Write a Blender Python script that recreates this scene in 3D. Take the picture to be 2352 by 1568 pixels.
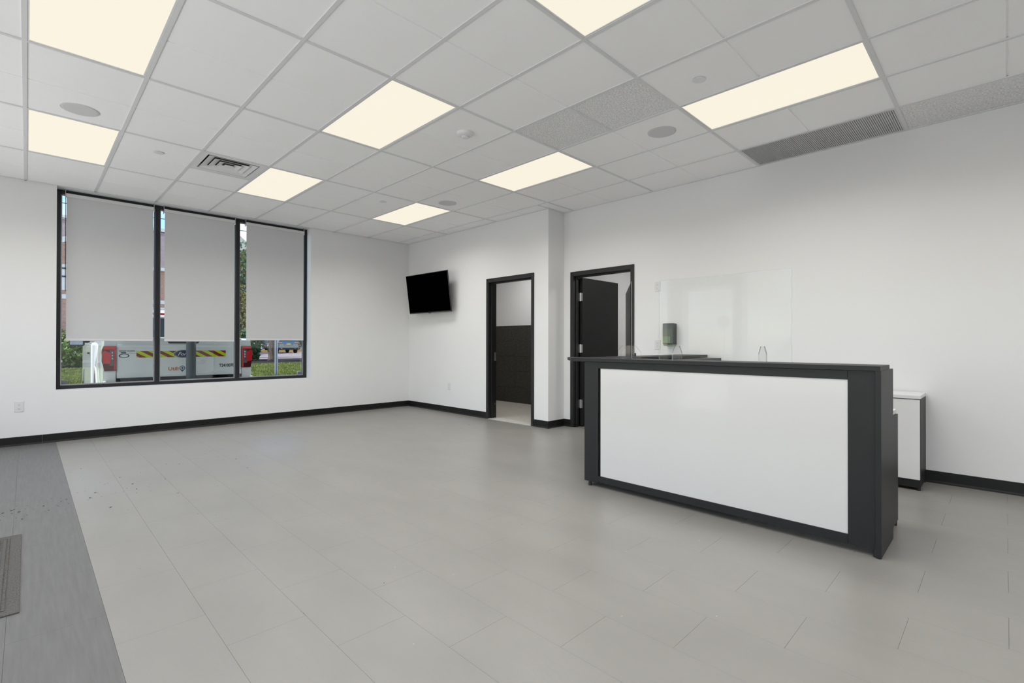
import bpy, bmesh, math, random
from mathutils import Vector, Matrix

for _o in list(bpy.data.objects):
    bpy.data.objects.remove(_o)
SC = bpy.context.scene
COL = SC.collection
rnd = random.Random(7)
PI = math.pi

# ------------------------------------------------------------------ camera
CAMZ = 1.165
YAW, PITCH, ROLL = 0.781074963, 0.00473766261, 0.00155680491
fw = Vector((math.sin(YAW) * math.cos(PITCH), math.cos(YAW) * math.cos(PITCH), math.sin(PITCH)))
rt = Vector((math.cos(YAW), -math.sin(YAW), 0))
up = rt.cross(fw)
r2 = math.cos(ROLL) * rt + math.sin(ROLL) * up
u2 = -math.sin(ROLL) * rt + math.cos(ROLL) * up
cd = bpy.data.cameras.new('camera')
cd.sensor_fit = 'HORIZONTAL'
cd.sensor_width = 36.0
cd.lens = 36.0 * 1123.816 / 2352.0
cd.clip_start = 0.02
cd.clip_end = 400
cam = bpy.data.objects.new('camera', cd)
cam.matrix_world = Matrix(((r2.x, u2.x, -fw.x, 0), (r2.y, u2.y, -fw.y, 0), (r2.z, u2.z, -fw.z, CAMZ), (0, 0, 0, 1)))
COL.objects.link(cam)
SC.camera = cam

# ------------------------------------------------------------------ world, sun, exposure
SKY_STRENGTH = 0.27
SUN_STRENGTH = 3.3
LAMP_WATTS = 11.5
DAY_LAMP = 1.05          # radiance of the area lamps added in the storefront openings
DIFFUSER = 0.68
world = bpy.data.worlds.new('world')
SC.world = world
world.use_nodes = True
nt = world.node_tree
nt.nodes.clear()
wo = nt.nodes.new('ShaderNodeOutputWorld')
bg = nt.nodes.new('ShaderNodeBackground')
sky = nt.nodes.new('ShaderNodeTexSky')
sky.sky_type = 'NISHITA'
sky.sun_disc = False
sky.dust_density = 0.0
sky.ozone_density = 2.0
sky.sun_elevation = math.radians(64)
sky.sun_rotation = math.radians(-70)
tc = nt.nodes.new('ShaderNodeTexCoord')
mp = nt.nodes.new('ShaderNodeMapping')
mp.inputs['Scale'].default_value = (2.2, 2.2, 5.0)
cn = nt.nodes.new('ShaderNodeTexNoise')
cn.inputs['Scale'].default_value = 2.3
cn.inputs['Detail'].default_value = 6
cr = nt.nodes.new('ShaderNodeValToRGB')
cr.color_ramp.elements[0].position = 0.47
cr.color_ramp.elements[1].position = 0.62
mixc = nt.nodes.new('ShaderNodeMixRGB')
mixc.inputs['Color2'].default_value = (4.3, 4.15, 3.95, 1)
bg.inputs['Strength'].default_value = SKY_STRENGTH
nt.links.new(tc.outputs['Generated'], mp.inputs['Vector'])
nt.links.new(mp.outputs['Vector'], cn.inputs['Vector'])
nt.links.new(cn.outputs['Fac'], cr.inputs['Fac'])
nt.links.new(cr.outputs['Color'], mixc.inputs['Fac'])
nt.links.new(sky.outputs['Color'], mixc.inputs['Color1'])
hsv = nt.nodes.new('ShaderNodeHueSaturation')
hsv.inputs['Saturation'].default_value = 1.25
nt.links.new(mixc.outputs['Color'], hsv.inputs['Color'])
nt.links.new(hsv.outputs['Color'], bg.inputs['Color'])
nt.links.new(bg.outputs['Background'], wo.inputs['Surface'])

sd = bpy.data.lights.new('sun', 'SUN')
sd.energy = SUN_STRENGTH
sd.angle = math.radians(1.0)
sd.color = (1.0, 0.96, 0.9)
sun = bpy.data.objects.new('sun', sd)
sdir = Vector((0.48, -0.06, -1.0)).normalized()          # travel direction of the light
sun.rotation_euler = sdir.to_track_quat('-Z', 'Y').to_euler()
sun.location = (-20, 10, 30)
COL.objects.link(sun)

# area lamps added as outdoor light in the storefront openings on the viewer's left (x = -1.5)
for (ya, yb, za, zb) in ((-3.3, -0.6, 0.45, 2.45), (0.0, 3.06, 0.45, 2.45), (3.18, 4.08, 0.05, 2.16), (4.35, 7.3, 0.45, 2.45)):
    dl = bpy.data.lights.new('daylight_lamp', 'AREA')
    dl.shape = 'RECTANGLE'
    dl.size, dl.size_y = zb - za, yb - ya
    dl.energy = DAY_LAMP * PI * (zb - za) * (yb - ya)
    dl.color = (1.0, 0.965, 0.925)
    do = bpy.data.objects.new('daylight_lamp', dl)
    do.location = (-1.52, (ya + yb) / 2, (za + zb) / 2)
    do.rotation_euler = (0, -PI / 2, 0)
    COL.objects.link(do)

vs = SC.view_settings
vs.view_transform = 'Standard'
vs.look = 'None'
vs.gamma = 1.0
vs.use_curve_mapping = False
vs.exposure = 0.49


# ------------------------------------------------------------------ materials
def s2l(c):
    return tuple(((v / 255.0) / 12.92 if v / 255.0 <= 0.04045 else ((v / 255.0 + 0.055) / 1.055) ** 2.4) for v in c)


def mat(name, col, rough=0.5, metal=0.0, spec=0.5, var=0.0, vscale=6.0, stretch=(1, 1, 1), bump=0.0, bscale=80.0,
        emit=None, estr=0.0, coat=0.0, trans=0.0, srgb=False, var2=None):
    if srgb:
        col = s2l(col)
    m = bpy.data.materials.new(name)
    m.use_nodes = True
    t = m.node_tree
    b = t.nodes['Principled BSDF']
    b.inputs['Base Color'].default_value = (*col, 1)
    b.inputs['Roughness'].default_value = rough
    b.inputs['Metallic'].default_value = metal
    b.inputs['Specular IOR Level'].default_value = spec
    b.inputs['Coat Weight'].default_value = coat
    b.inputs['Coat Roughness'].default_value = 0.05
    b.inputs['Transmission Weight'].default_value = trans
    geo = t.nodes.new('ShaderNodeNewGeometry')
    mp_ = t.nodes.new('ShaderNodeMapping')
    mp_.inputs['Scale'].default_value = stretch
    t.links.new(geo.outputs['Position'], mp_.inputs['Vector'])
    n = t.nodes.new('ShaderNodeTexNoise')
    n.inputs['Scale'].default_value = vscale
    n.inputs['Detail'].default_value = 5
    t.links.new(mp_.outputs['Vector'], n.inputs['Vector'])
    ra = t.nodes.new('ShaderNodeValToRGB')
    v = max(var, 0.004)
    c2 = var2 if var2 else tuple(min(1, x * (1 + v)) for x in col)
    ra.color_ramp.elements[0].position = 0.3
    ra.color_ramp.elements[1].position = 0.7
    ra.color_ramp.elements[0].color = (*[x * (1 - v) for x in col], 1)
    ra.color_ramp.elements[1].color = (*c2, 1)
    t.links.new(n.outputs['Fac'], ra.inputs['Fac'])
    t.links.new(ra.outputs['Color'], b.inputs['Base Color'])
    if bump:
        n2 = t.nodes.new('ShaderNodeTexNoise')
        n2.inputs['Scale'].default_value = bscale
        n2.inputs['Detail'].default_value = 3
        t.links.new(mp_.outputs['Vector'], n2.inputs['Vector'])
        bp = t.nodes.new('ShaderNodeBump')
        bp.inputs['Strength'].default_value = bump
        bp.inputs['Distance'].default_value = 0.01
        t.links.new(n2.outputs['Fac'], bp.inputs['Height'])
        t.links.new(bp.outputs['Normal'], b.inputs['Normal'])
    if emit:
        b.inputs['Emission Color'].default_value = (*emit, 1)
        b.inputs['Emission Strength'].default_value = estr
    return m


def clear_mat(name, tint=(1, 1, 1), ior=1.5, rough=0.0):
    """thin clear sheet: Fresnel mix of straight-through and mirror"""
    m = bpy.data.materials.new(name)
    m.use_nodes = True
    t = m.node_tree
    t.nodes.clear()
    o = t.nodes.new('ShaderNodeOutputMaterial')
    mx = t.nodes.new('ShaderNodeMixShader')
    tr = t.nodes.new('ShaderNodeBsdfTransparent')
    tr.inputs['Color'].default_value = (*tint, 1)
    gl = t.nodes.new('ShaderNodeBsdfGlossy')
    gl.inputs['Roughness'].default_value = rough
    fr = t.nodes.new('ShaderNodeFresnel')
    ge = t.nodes.new('ShaderNodeNewGeometry')          # the far face of the thin sheet reflects like the near one
    mr = t.nodes.new('ShaderNodeMapRange')
    mr.inputs['To Min'].default_value = ior
    mr.inputs['To Max'].default_value = 1.0 / ior
    t.links.new(ge.outputs['Backfacing'], mr.inputs['Value'])
    t.links.new(mr.outputs['Result'], fr.inputs['IOR'])
    t.links.new(fr.outputs['Fac'], mx.inputs['Fac'])
    t.links.new(tr.outputs['BSDF'], mx.inputs[1])
    t.links.new(gl.outputs['BSDF'], mx.inputs[2])
    t.links.new(mx.outputs['Shader'], o.inputs['Surface'])
    return m


M = {}
M['wall'] = mat('wall_paint', (0.77, 0.77, 0.77), 0.6, spec=0.25, var=0.01, vscale=1.2, bump=0.02, bscale=300)
M['ctile'] = mat('ceiling_tile_white', (0.945, 0.945, 0.945), 0.85, spec=0.1, var=0.012, vscale=2.5, bump=0.05, bscale=500)
M['fissured'] = mat('ceiling_tile_fissured', (0.78, 0.78, 0.78), 0.9, spec=0.1, var=0.24, vscale=85, stretch=(1, 1, 1), bump=0.5, bscale=110)
M['tee'] = mat('ceiling_grid_white', (0.72, 0.72, 0.725), 0.45, spec=0.3)
M['floor'] = mat('floor_tile_light', (0.252, 0.244, 0.223), 0.36, spec=0.45, var=0.045, vscale=2.4, stretch=(1.6, 0.7, 1), bump=0.05, bscale=42)
M['floord'] = mat('floor_tile_dark', (0.135, 0.134, 0.130), 0.45, spec=0.3, var=0.10, vscale=30, stretch=(2.0, 0.14, 1), bump=0.10, bscale=60)
M['grout'] = mat('floor_joint', (0.17, 0.165, 0.155), 0.8, spec=0.1, var=0.1, vscale=30)
M['base'] = mat('rubber_base_black', (0.009, 0.009, 0.0092), 0.42, spec=0.3, var=0.15, vscale=8)
M['black'] = mat('black_aluminium', (0.012, 0.012, 0.013), 0.4, spec=0.45, var=0.1, vscale=10)
M['frame'] = mat('door_frame_black', (0.014, 0.014, 0.0145), 0.36, spec=0.45, var=0.12, vscale=8)
M['leaf'] = mat('door_leaf_black', (0.010, 0.010, 0.0102), 0.5, spec=0.25, var=0.12, vscale=6)
M['steel'] = mat('brushed_steel', (0.62, 0.62, 0.62), 0.32, metal=1.0, var=0.08, vscale=40, stretch=(1, 1, 8))
M['blind'] = mat('blind_fabric', (0.78, 0.78, 0.78), 0.85, spec=0.1, var=0.02, vscale=60, stretch=(1, 1, 10), bump=0.05, bscale=400)
def add_translucent(m, col, fac):
    t = m.node_tree
    b = t.nodes['Principled BSDF']
    o = [n for n in t.nodes if n.type == 'OUTPUT_MATERIAL'][0]
    tr = t.nodes.new('ShaderNodeBsdfTranslucent')
    tr.inputs['Color'].default_value = (*col, 1)
    mx = t.nodes.new('ShaderNodeMixShader')
    mx.inputs['Fac'].default_value = fac
    t.links.new(b.outputs['BSDF'], mx.inputs[1])
    t.links.new(tr.outputs['BSDF'], mx.inputs[2])
    t.links.new(mx.outputs['Shader'], o.inputs['Surface'])


add_translucent(M['blind'], (0.5, 0.5, 0.5), 0.3)
M['blindw'] = mat('blind_trim', (0.66, 0.66, 0.66), 0.5, spec=0.3, var=0.02)
M['screen'] = mat('tv_screen', (0.0004, 0.0004, 0.0004), 0.3, spec=0.0, var=0.02)
M['tvcase'] = mat('tv_bezel', (0.016, 0.016, 0.017), 0.3, spec=0.5, var=0.05)
M['counter'] = mat('charcoal_laminate', (0.0165, 0.0165, 0.0168), 0.45, spec=0.28, var=0.05, vscale=5, bump=0.015, bscale=400)
M['counterd'] = mat('charcoal_inside', (0.018, 0.018, 0.018), 0.5, spec=0.4, var=0.05)
M['gloss'] = mat('white_back_painted_glass', (0.61, 0.602, 0.59), 0.25, spec=0.4, var=0.008, vscale=1.0, coat=0.4)
M['whitelam'] = mat('white_laminate', (0.76, 0.76, 0.76), 0.4, spec=0.4, var=0.01)
M['clear'] = clear_mat('clear_acrylic', (0.975, 0.98, 0.978), 1.25)
def edge_mat(name, col, fac):
    m = bpy.data.materials.new(name)
    m.use_nodes = True
    t = m.node_tree
    b = t.nodes['Principled BSDF']
    b.inputs['Base Color'].default_value = (*col, 1)
    b.inputs['Roughness'].default_value = 0.15
    o = [n for n in t.nodes if n.type == 'OUTPUT_MATERIAL'][0]
    tr = t.nodes.new('ShaderNodeBsdfTransparent')
    mx = t.nodes.new('ShaderNodeMixShader')
    mx.inputs['Fac'].default_value = fac
    t.links.new(tr.outputs['BSDF'], mx.inputs[1])
    t.links.new(b.outputs['BSDF'], mx.inputs[2])
    t.links.new(mx.outputs['Shader'], o.inputs['Surface'])
    return m


M['edge'] = edge_mat('acrylic_edge_lit', (0.50, 0.51, 0.51), 0.22)  # bright edge lines of the clear acrylic, put into the colour
M['edge_shaded'] = edge_mat('acrylic_edge_shaded', (0.16, 0.16, 0.16), 0.32)  # darker copy for the slanted foot edges, their shade painted in
M['glass'] = clear_mat('window_glass', (0.93, 0.955, 0.945), 1.5)
M['outlet'] = mat('outlet_plastic', (0.70, 0.70, 0.70), 0.4, spec=0.4, var=0.01)
M['slot'] = mat('outlet_slot', (0.05, 0.05, 0.05), 0.6)
M['speaker'] = mat('speaker_mesh', (0.64, 0.64, 0.645), 0.7, spec=0.2, var=0.04, vscale=300)
M['plate'] = mat('white_metal', (0.76, 0.76, 0.765), 0.4, spec=0.4, var=0.01)
M['grille'] = mat('grille_grey', (0.62, 0.62, 0.62), 0.5, spec=0.3, var=0.03)
M['duct'] = mat('duct_dark', (0.10, 0.10, 0.10), 0.8, var=0.1)
M['mat'] = mat('ribbed_mat', (0.125, 0.121, 0.113), 0.95, spec=0.05, var=0.35, vscale=160, bump=0.6, bscale=260)
M['debris'] = mat('dirt', (0.085, 0.078, 0.07), 0.9, spec=0.1, var=0.4, vscale=40)
M['chip'] = mat('light_crumbs', (0.50, 0.49, 0.46), 0.9, spec=0.1, var=0.05)
M['btile'] = mat('dark_wall_tile', (0.042, 0.041, 0.034), 0.5, spec=0.35, var=0.45, vscale=22, stretch=(1, 1, 2.6), bump=0.1, bscale=60)
M['bgrout'] = mat('wall_tile_joint', (0.09, 0.088, 0.08), 0.8, var=0.05)
M['bfloor'] = mat('bath_floor', (0.55, 0.52, 0.46), 0.4, var=0.10, vscale=5, stretch=(1.5, 6, 1))
M['green'] = mat('smoked_green_plastic', (0.042, 0.055, 0.045), 0.22, spec=0.4, var=0.1, vscale=10, coat=0.15)
M['greenw'] = mat('green_soap_window', (0.075, 0.13, 0.07), 0.22, spec=0.4, var=0.2, vscale=14, coat=0.15)
M['greenl'] = mat('pale_green_lip', (0.30, 0.40, 0.27), 0.3, var=0.05)
M['diff'] = mat('light_diffuser', (0.04, 0.04, 0.04), 0.8, spec=0.1, emit=s2l((252, 245, 226)), estr=DIFFUSER, var=0.02, vscale=3)
# outside
M['asphalt'] = mat('asphalt', (0.36, 0.345, 0.32), 0.9, spec=0.1, var=0.2, vscale=20, bump=0.3, bscale=90)
M['road'] = mat('pale_road', (0.33, 0.27, 0.265), 0.9, spec=0.1, var=0.08, vscale=2)
M['concrete'] = mat('concrete', (0.55, 0.53, 0.50), 0.85, spec=0.2, var=0.1, vscale=6, bump=0.2, bscale=60)
M['soil'] = mat('mulch', (0.045, 0.036, 0.034), 0.95, spec=0.05, var=0.5, vscale=14, bump=0.8, bscale=18)
M['lawn'] = mat('lawn_soil', (0.16, 0.20, 0.05), 0.95, spec=0.05, var=0.35, vscale=4)
M['grass'] = mat('grass_blade', (0.24, 0.27, 0.06), 0.7, spec=0.2, var=0.4, vscale=3, var2=(0.36, 0.37, 0.11))
M['leafg'] = mat('shrub_leaf', (0.09, 0.18, 0.03), 0.5, spec=0.3, var=0.5, vscale=3, var2=(0.27, 0.38, 0.08))
M['leafd'] = mat('dark_leaf', (0.025, 0.075, 0.025), 0.5, spec=0.3, var=0.5, vscale=3, var2=(0.07, 0.17, 0.05))
M['leafo'] = mat('mixed_leaf', (0.05, 0.10, 0.03), 0.5, spec=0.3, var=0.5, vscale=4, var2=(0.36, 0.30, 0.06))
M['bark'] = mat('bark', (0.17, 0.125, 0.095), 0.9, spec=0.1, var=0.35, vscale=18, stretch=(1, 1, 0.3), bump=0.6, bscale=30)
M['brick'] = mat('brick', (0.46, 0.25, 0.20), 0.85, spec=0.15, var=0.25, vscale=3, stretch=(2, 2, 9), var2=(0.66, 0.42, 0.34))
M['peach'] = mat('peach_brick', (0.72, 0.50, 0.40), 0.85, var=0.1, vscale=3)
M['shingle'] = mat('roof_shingle', (0.33, 0.255, 0.265), 0.9, spec=0.1, var=0.18, vscale=3, stretch=(1.5, 1.5, 8))
M['trimw'] = mat('white_trim', (0.80, 0.80, 0.78), 0.6, var=0.02)
M['siding'] = mat('cream_siding', (0.66, 0.62, 0.54), 0.7, var=0.04)
M['pane'] = mat('building_pane', (0.16, 0.19, 0.21), 0.1, spec=0.8, var=0.1)
M['sash'] = mat('dark_sash', (0.03, 0.04, 0.035), 0.5)
M['carw'] = mat('white_car_paint', (0.87, 0.84, 0.79), 0.28, spec=0.5, var=0.01, coat=0.8)
M['carb'] = mat('blue_car_paint', (0.02, 0.105, 0.19), 0.2, spec=0.6, var=0.05, coat=1.0)
M['card'] = mat('dark_grey_car_paint', (0.045, 0.045, 0.05), 0.25, spec=0.6, var=0.05, coat=1.0)
M['carglass'] = mat('car_glass', (0.035, 0.05, 0.05), 0.04, spec=0.9, var=0.05)
M['tyre'] = mat('tyre', (0.012, 0.012, 0.012), 0.85, var=0.2)
M['rim'] = mat('wheel_rim', (0.55, 0.55, 0.56), 0.3, metal=0.9)
M['plastic'] = mat('black_plastic', (0.015, 0.016, 0.017), 0.5, var=0.05)
M['bumper'] = mat('dark_bumper', (0.06, 0.075, 0.09), 0.22, spec=0.7, metal=0.6, var=0.2, vscale=3)
M['lampred'] = mat('tail_lamp_red', (0.55, 0.02, 0.03), 0.12, spec=0.7, coat=1.0, var=0.1, emit=(0.8, 0.03, 0.04), estr=0.06)
M['lampdk'] = mat('tail_lamp_dark', (0.10, 0.012, 0.015), 0.12, spec=0.7, coat=1.0, var=0.1)
M['lamprev'] = mat('tail_lamp_clear', (0.14, 0.15, 0.155), 0.1, spec=0.8, coat=1.0, var=0.3, vscale=30)
M['chevy'] = mat('reflective_yellow', (0.60, 0.75, 0.0), 0.4, spec=0.3)
M['chevr'] = mat('reflective_red', (0.27, 0.028, 0.03), 0.4, spec=0.3)
M['navy'] = mat('emblem_blue', (0.012, 0.02, 0.07), 0.2, spec=0.6)
M['chrome'] = mat('chrome', (0.75, 0.75, 0.77), 0.12, metal=1.0)
M['orange'] = mat('decal_orange', (0.60, 0.15, 0.05), 0.5)
M['decalb'] = mat('decal_blue', (0.012, 0.045, 0.10), 0.5)
M['ink'] = mat('decal_black', (0.02, 0.02, 0.022), 0.5)
M['amber'] = mat('plate_yellow', (0.72, 0.50, 0.10), 0.5)
M['bollard'] = mat('bollard_paint', (0.022, 0.034, 0.046), 0.42, spec=0.5, var=0.15, vscale=5)
M['galv'] = mat('galvanised', (0.42, 0.43, 0.47), 0.45, metal=0.5, var=0.1, vscale=20)
M['kerby'] = mat('yellow_kerb', (0.66, 0.36, 0.06), 0.7, var=0.1, vscale=2)
M['cable'] = mat('cable', (0.02, 0.02, 0.02), 0.7)
M['redsign'] = mat('sign_red', (0.45, 0.02, 0.02), 0.4)
M['headl'] = mat('headlamp', (0.8, 0.8, 0.82), 0.1, spec=0.8, coat=1.0)
M['sensor'] = mat('grey_block', (0.22, 0.23, 0.23), 0.5)


# ------------------------------------------------------------------ geometry helpers
class MB:
    """collects faces (world or local coordinates) for ONE mesh object"""

    def __init__(self):
        self.v, self.f = [], []

    def add(self, verts, faces):
        n = len(self.v)
        self.v += [tuple(p) for p in verts]
        self.f += [tuple(i + n for i in q) for q in faces]
        return self

    def box(self, x0, x1, y0, y1, z0, z1):
        vs_ = [(x0, y0, z0), (x1, y0, z0), (x1, y1, z0), (x0, y1, z0), (x0, y0, z1), (x1, y0, z1), (x1, y1, z1), (x0, y1, z1)]
        return self.add(vs_, [(0, 3, 2, 1), (4, 5, 6, 7), (0, 1, 5, 4), (1, 2, 6, 5), (2, 3, 7, 6), (3, 0, 4, 7)])

    def bbox(self, x0, x1, y0, y1, z0, z1, b=0.004):
        """bevelled box"""
        bm = bmesh.new()
        bmesh.ops.create_cube(bm, size=1.0)
        for v in bm.verts:
            v.co = Vector((x0 + (v.co.x + .5) * (x1 - x0), y0 + (v.co.y + .5) * (y1 - y0), z0 + (v.co.z + .5) * (z1 - z0)))
        bmesh.ops.bevel(bm, geom=list(bm.edges), offset=b, segments=2, profile=0.5, affect='EDGES')
        bm.verts.index_update()
        self.add([v.co[:] for v in bm.verts], [[v.index for v in f.verts] for f in bm.faces])
        bm.free()
        return self

    def prism(self, poly, axis, a0, a1):
        """poly: list of 2d points; extruded along axis from a0 to a1 (x: (y,z), y: (x,z), z: (x,y))"""
        def P(p, a):
            return {'x': (a, p[0], p[1]), 'y': (p[0], a, p[1]), 'z': (p[0], p[1], a)}[axis]
        n = len(poly)
        vs_ = [P(p, a0) for p in poly] + [P(p, a1) for p in poly]
        fs = [tuple(range(n - 1, -1, -1)), tuple(range(n, 2 * n))]
        fs += [(i, (i + 1) % n, n + (i + 1) % n, n + i) for i in range(n)]
        return self.add(vs_, fs)

    def cyl(self, c, r, axis, a0, a1, n=24, r1=None):
        r1 = r if r1 is None else r1
        def P(u, w, a):
            return {'x': (a, c[0] + u, c[1] + w), 'y': (c[0] + u, a, c[1] + w), 'z': (c[0] + u, c[1] + w, a)}[axis]
        A = [2 * PI * k / n for k in range(n)]
        vs_ = [P(r * math.cos(t), r * math.sin(t), a0) for t in A] + [P(r1 * math.cos(t), r1 * math.sin(t), a1) for t in A]
        fs = [tuple(range(n - 1, -1, -1)), tuple(range(n, 2 * n))]
        fs += [(i, (i + 1) % n, n + (i + 1) % n, n + i) for i in range(n)]
        return self.add(vs_, fs)

    def lathe(self, c, prof, n=28, axis='z'):
        """prof: list of (radius, along)"""
        vs_, fs = [], []
        for (r, a) in prof:
            for k in range(n):
                t = 2 * PI * k / n
                u, w = r * math.cos(t), r * math.sin(t)
                vs_.append({'z': (c[0] + u, c[1] + w, c[2] + a), 'x': (c[0] + a, c[1] + u, c[2] + w), 'y': (c[0] + u, c[1] + a, c[2] + w)}[axis])
        for j in range(len(prof) - 1):
            for k in range(n):
                fs.append((j * n + k, j * n + (k + 1) % n, (j + 1) * n + (k + 1) % n, (j + 1) * n + k))
        fs.append(tuple(range(n - 1, -1, -1)))
        m = (len(prof) - 1) * n
        fs.append(tuple(m + k for k in range(n)))
        return self.add(vs_, fs)

    def tube(self, pts, r, n=8):
        pts = [Vector(p) for p in pts]
        vs_, fs = [], []
        for i, p in enumerate(pts):
            d = (pts[min(i + 1, len(pts) - 1)] - pts[max(i - 1, 0)]).normalized()
            a = d.orthogonal().normalized() if i == 0 else (a - d * a.dot(d)).normalized()
            b = d.cross(a)
            for k in range(n):
                t = 2 * PI * k / n
                vs_.append(p + (a * math.cos(t) + b * math.sin(t)) * r)
        for i in range(len(pts) - 1):
            for k in range(n):
                fs.append((i * n + k, i * n + (k + 1) % n, (i + 1) * n + (k + 1) % n, (i + 1) * n + k))
        fs.append(tuple(range(n - 1, -1, -1)))
        fs.append(tuple((len(pts) - 1) * n + k for k in range(n)))
        return self.add(vs_, fs)

    def xf(self, mtx):
        self.v = [tuple(mtx @ Vector(p)) for p in self.v]
        return self

    def build(self, name, m, parent=None, local=False, smooth=False, label=None):
        vs_ = [Vector(p) for p in self.v]
        org = Vector((0, 0, 0))
        if parent is None:
            lo = [min(p[k] for p in vs_) for k in range(3)]
            hi = [max(p[k] for p in vs_) for k in range(3)]
            org = Vector(((lo[0] + hi[0]) / 2, (lo[1] + hi[1]) / 2, lo[2]))
        elif not local:
            q = parent
            while q:
                org = org + q.location
                q = q.parent
        me = bpy.data.meshes.new(name)
        me.from_pydata([tuple(p - org) for p in vs_], [], self.f)
        bm = bmesh.new()
        bm.from_mesh(me)
        bmesh.ops.recalc_face_normals(bm, faces=list(bm.faces))
        bm.to_mesh(me)
        bm.free()
        me.materials.append(m)
        if smooth:
            for p in me.polygons:
                p.use_smooth = True
        o = bpy.data.objects.new(name, me)
        COL.objects.link(o)
        if parent is None:
            o.location = org
        else:
            o.parent = parent
        if label:
            o['label'] = label
        return o


def box(name, x0, x1, y0, y1, z0, z1, m, parent=None, b=0.0, local=False, label=None):
    mb = MB()
    if b:
        mb.bbox(x0, x1, y0, y1, z0, z1, b)
    else:
        mb.box(x0, x1, y0, y1, z0, z1)
    return mb.build(name, m, parent, local, label=label)


def tag(o, label, cat, group=None):
    o['label'] = label
    o['category'] = cat
    if group:
        o['group'] = group
    return o


def thing(name, loc, label, cat, group=None, rz=0.0):
    o = bpy.data.objects.new(name, None)
    o.empty_display_size = 0.1
    COL.objects.link(o)
    o.location = loc
    o.rotation_euler = (0, 0, rz)
    return tag(o, label, cat, group)


def struct(o, label=None):
    o['kind'] = 'structure'
    if label:
        o['label'] = label
    return o


def copy_tree(o, parent=None):
    c = o.copy()
    COL.objects.link(c)
    c.parent = parent
    for ch in list(o.children):
        copy_tree(ch, c)
    return c


def share(name, src, loc, parent):
    o = bpy.data.objects.new(name, src.data)
    COL.objects.link(o)
    o.parent = parent
    o.location = loc
    return o


_dg = None


def text_mb(body, size, depth=0.002, shear=0.0, bold=0.0, spacing=1.0, align='LEFT'):
    """lettering as mesh, in its own XY plane"""
    cu = bpy.data.curves.new('lettering', 'FONT')
    cu.body = body
    cu.size = size
    cu.extrude = depth
    cu.shear = shear
    cu.offset = bold
    cu.space_character = spacing
    cu.align_x = align
    cu.resolution_u = 3
    o = bpy.data.objects.new('lettering', cu)
    COL.objects.link(o)
    dg = bpy.context.evaluated_depsgraph_get()
    dg.update()
    me = o.evaluated_get(dg).to_mesh()
    mb = MB()
    mb.add([v.co[:] for v in me.vertices], [tuple(p.vertices) for p in me.polygons])
    o.evaluated_get(dg).to_mesh_clear()
    bpy.data.objects.remove(o)
    bpy.data.curves.remove(cu)
    return mb


FACE_S = Matrix(((1, 0, 0, 0), (0, 0, -1, 0), (0, 1, 0, 0), (0, 0, 0, 1)))      # text x->x, y->z, faces -y

# ------------------------------------------------------------------ the room shell
CEIL = 3.028
XL, YB = -1.5, -4.0
YW = 7.90                    # window wall
X1, X2 = 5.10, 5.445         # right wall, reception wall
YJ = 4.435                   # jog between them
WT = 0.145
GX, GY = -0.0195, 4.2547     # ceiling grid origin
GU, GV = 0.6096, 1.2192

# floor: base slab with every tile its own piece
floor = struct(box('floor', XL - 0.3, X2 + 3.0, YB - 0.3, YW + 0.3, -0.16, -0.004, M['grout']), 'grey tiled floor')
TW, TL = 0.3035, 0.607
TX0 = 0.247
G = 0.00035


def in_view(x, y):
    d = Vector((x, y, -CAMZ))
    z = d.dot(fw)
    if z < 0.3:
        return False
    u = d.dot(r2) / z * 1123.8
    v = -d.dot(u2) / z * 1123.8
    return abs(u) < 1290 and v < 860


def tile_mesh(w, l):
    return MB().bbox(-w / 2, w / 2, -l / 2, l / 2, -0.004, 0.0, 0.0003)


full_l = full_d = None
rest_l, rest_d = MB(), MB()
for k in range(-6, 18):
    x0 = TX0 + k * TW
    x1 = x0 + TW
    dark = k < 0
    off = 1.207 if k % 2 == 0 else 0.900
    for m_ in range(-10, 13):
        y0 = off + m_ * TL
        y1 = y0 + TL
        xa, xb = max(x0, XL), min(x1, X2)
        ya, yb = max(y0, YB), min(y1, YW)
        if yb > YJ and ya < YJ and xb > X1 and xa < X1:
            pass
        if ya >= YJ - 0.05:
            xb = min(xb, X1)
        if xb - xa < 0.02 or yb - ya < 0.02:
            continue
        whole = abs(xb - xa - TW) < 1e-4 and abs(yb - ya - TL) < 1e-4
        cx, cy = (xa + xb) / 2, (ya + yb) / 2
        vis = any(in_view(px_, py_) for px_ in (xa, xb) for py_ in (ya, yb))
        if not vis:
            (rest_d if dark else rest_l).box(xa + G, xb - G, ya + G, yb - G, -0.004, 0)
            continue
        m = M['floord'] if dark else M['floor']
        if whole:
            src = full_d if dark else full_l
            if src is None:
                src = tile_mesh(TW - 2 * G, TL - 2 * G).build('floor_tile', m, floor, local=True)
                src.location = Vector((cx, cy, 0)) - floor.location
                if dark:
                    full_d = src
                else:
                    full_l = src
            else:
                share('floor_tile', src, Vector((cx, cy, 0)) - floor.location, floor)
        else:
            o = tile_mesh(xb - xa - 2 * G, yb - ya - 2 * G).build('floor_tile', m, floor, local=True)
            o.location = Vector((cx, cy, 0)) - floor.location
for mb_, m_ in ((rest_l, M['floor']), (rest_d, M['floord'])):
    o = mb_.build('floor_tiles_far', m_, floor)
    o['kind'] = 'stuff'

# walls
WX0, WX1, WSILL = 0.245, 3.255, 0.607
w = MB()
w.box(XL - 0.2, WX0, YW, YW + 0.30, 0, CEIL + 0.3)
w.box(WX1, X1 + WT, YW, YW + 0.30, 0, CEIL + 0.3)
w.box(WX0, WX1, YW, YW + 0.30, 0, WSILL)
w.box(WX0, WX1, YW, YW + 0.30, CEIL, CEIL + 0.3)
struct(w.build('wall_window', M['wall']), 'white painted wall around the wide window')

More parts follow.
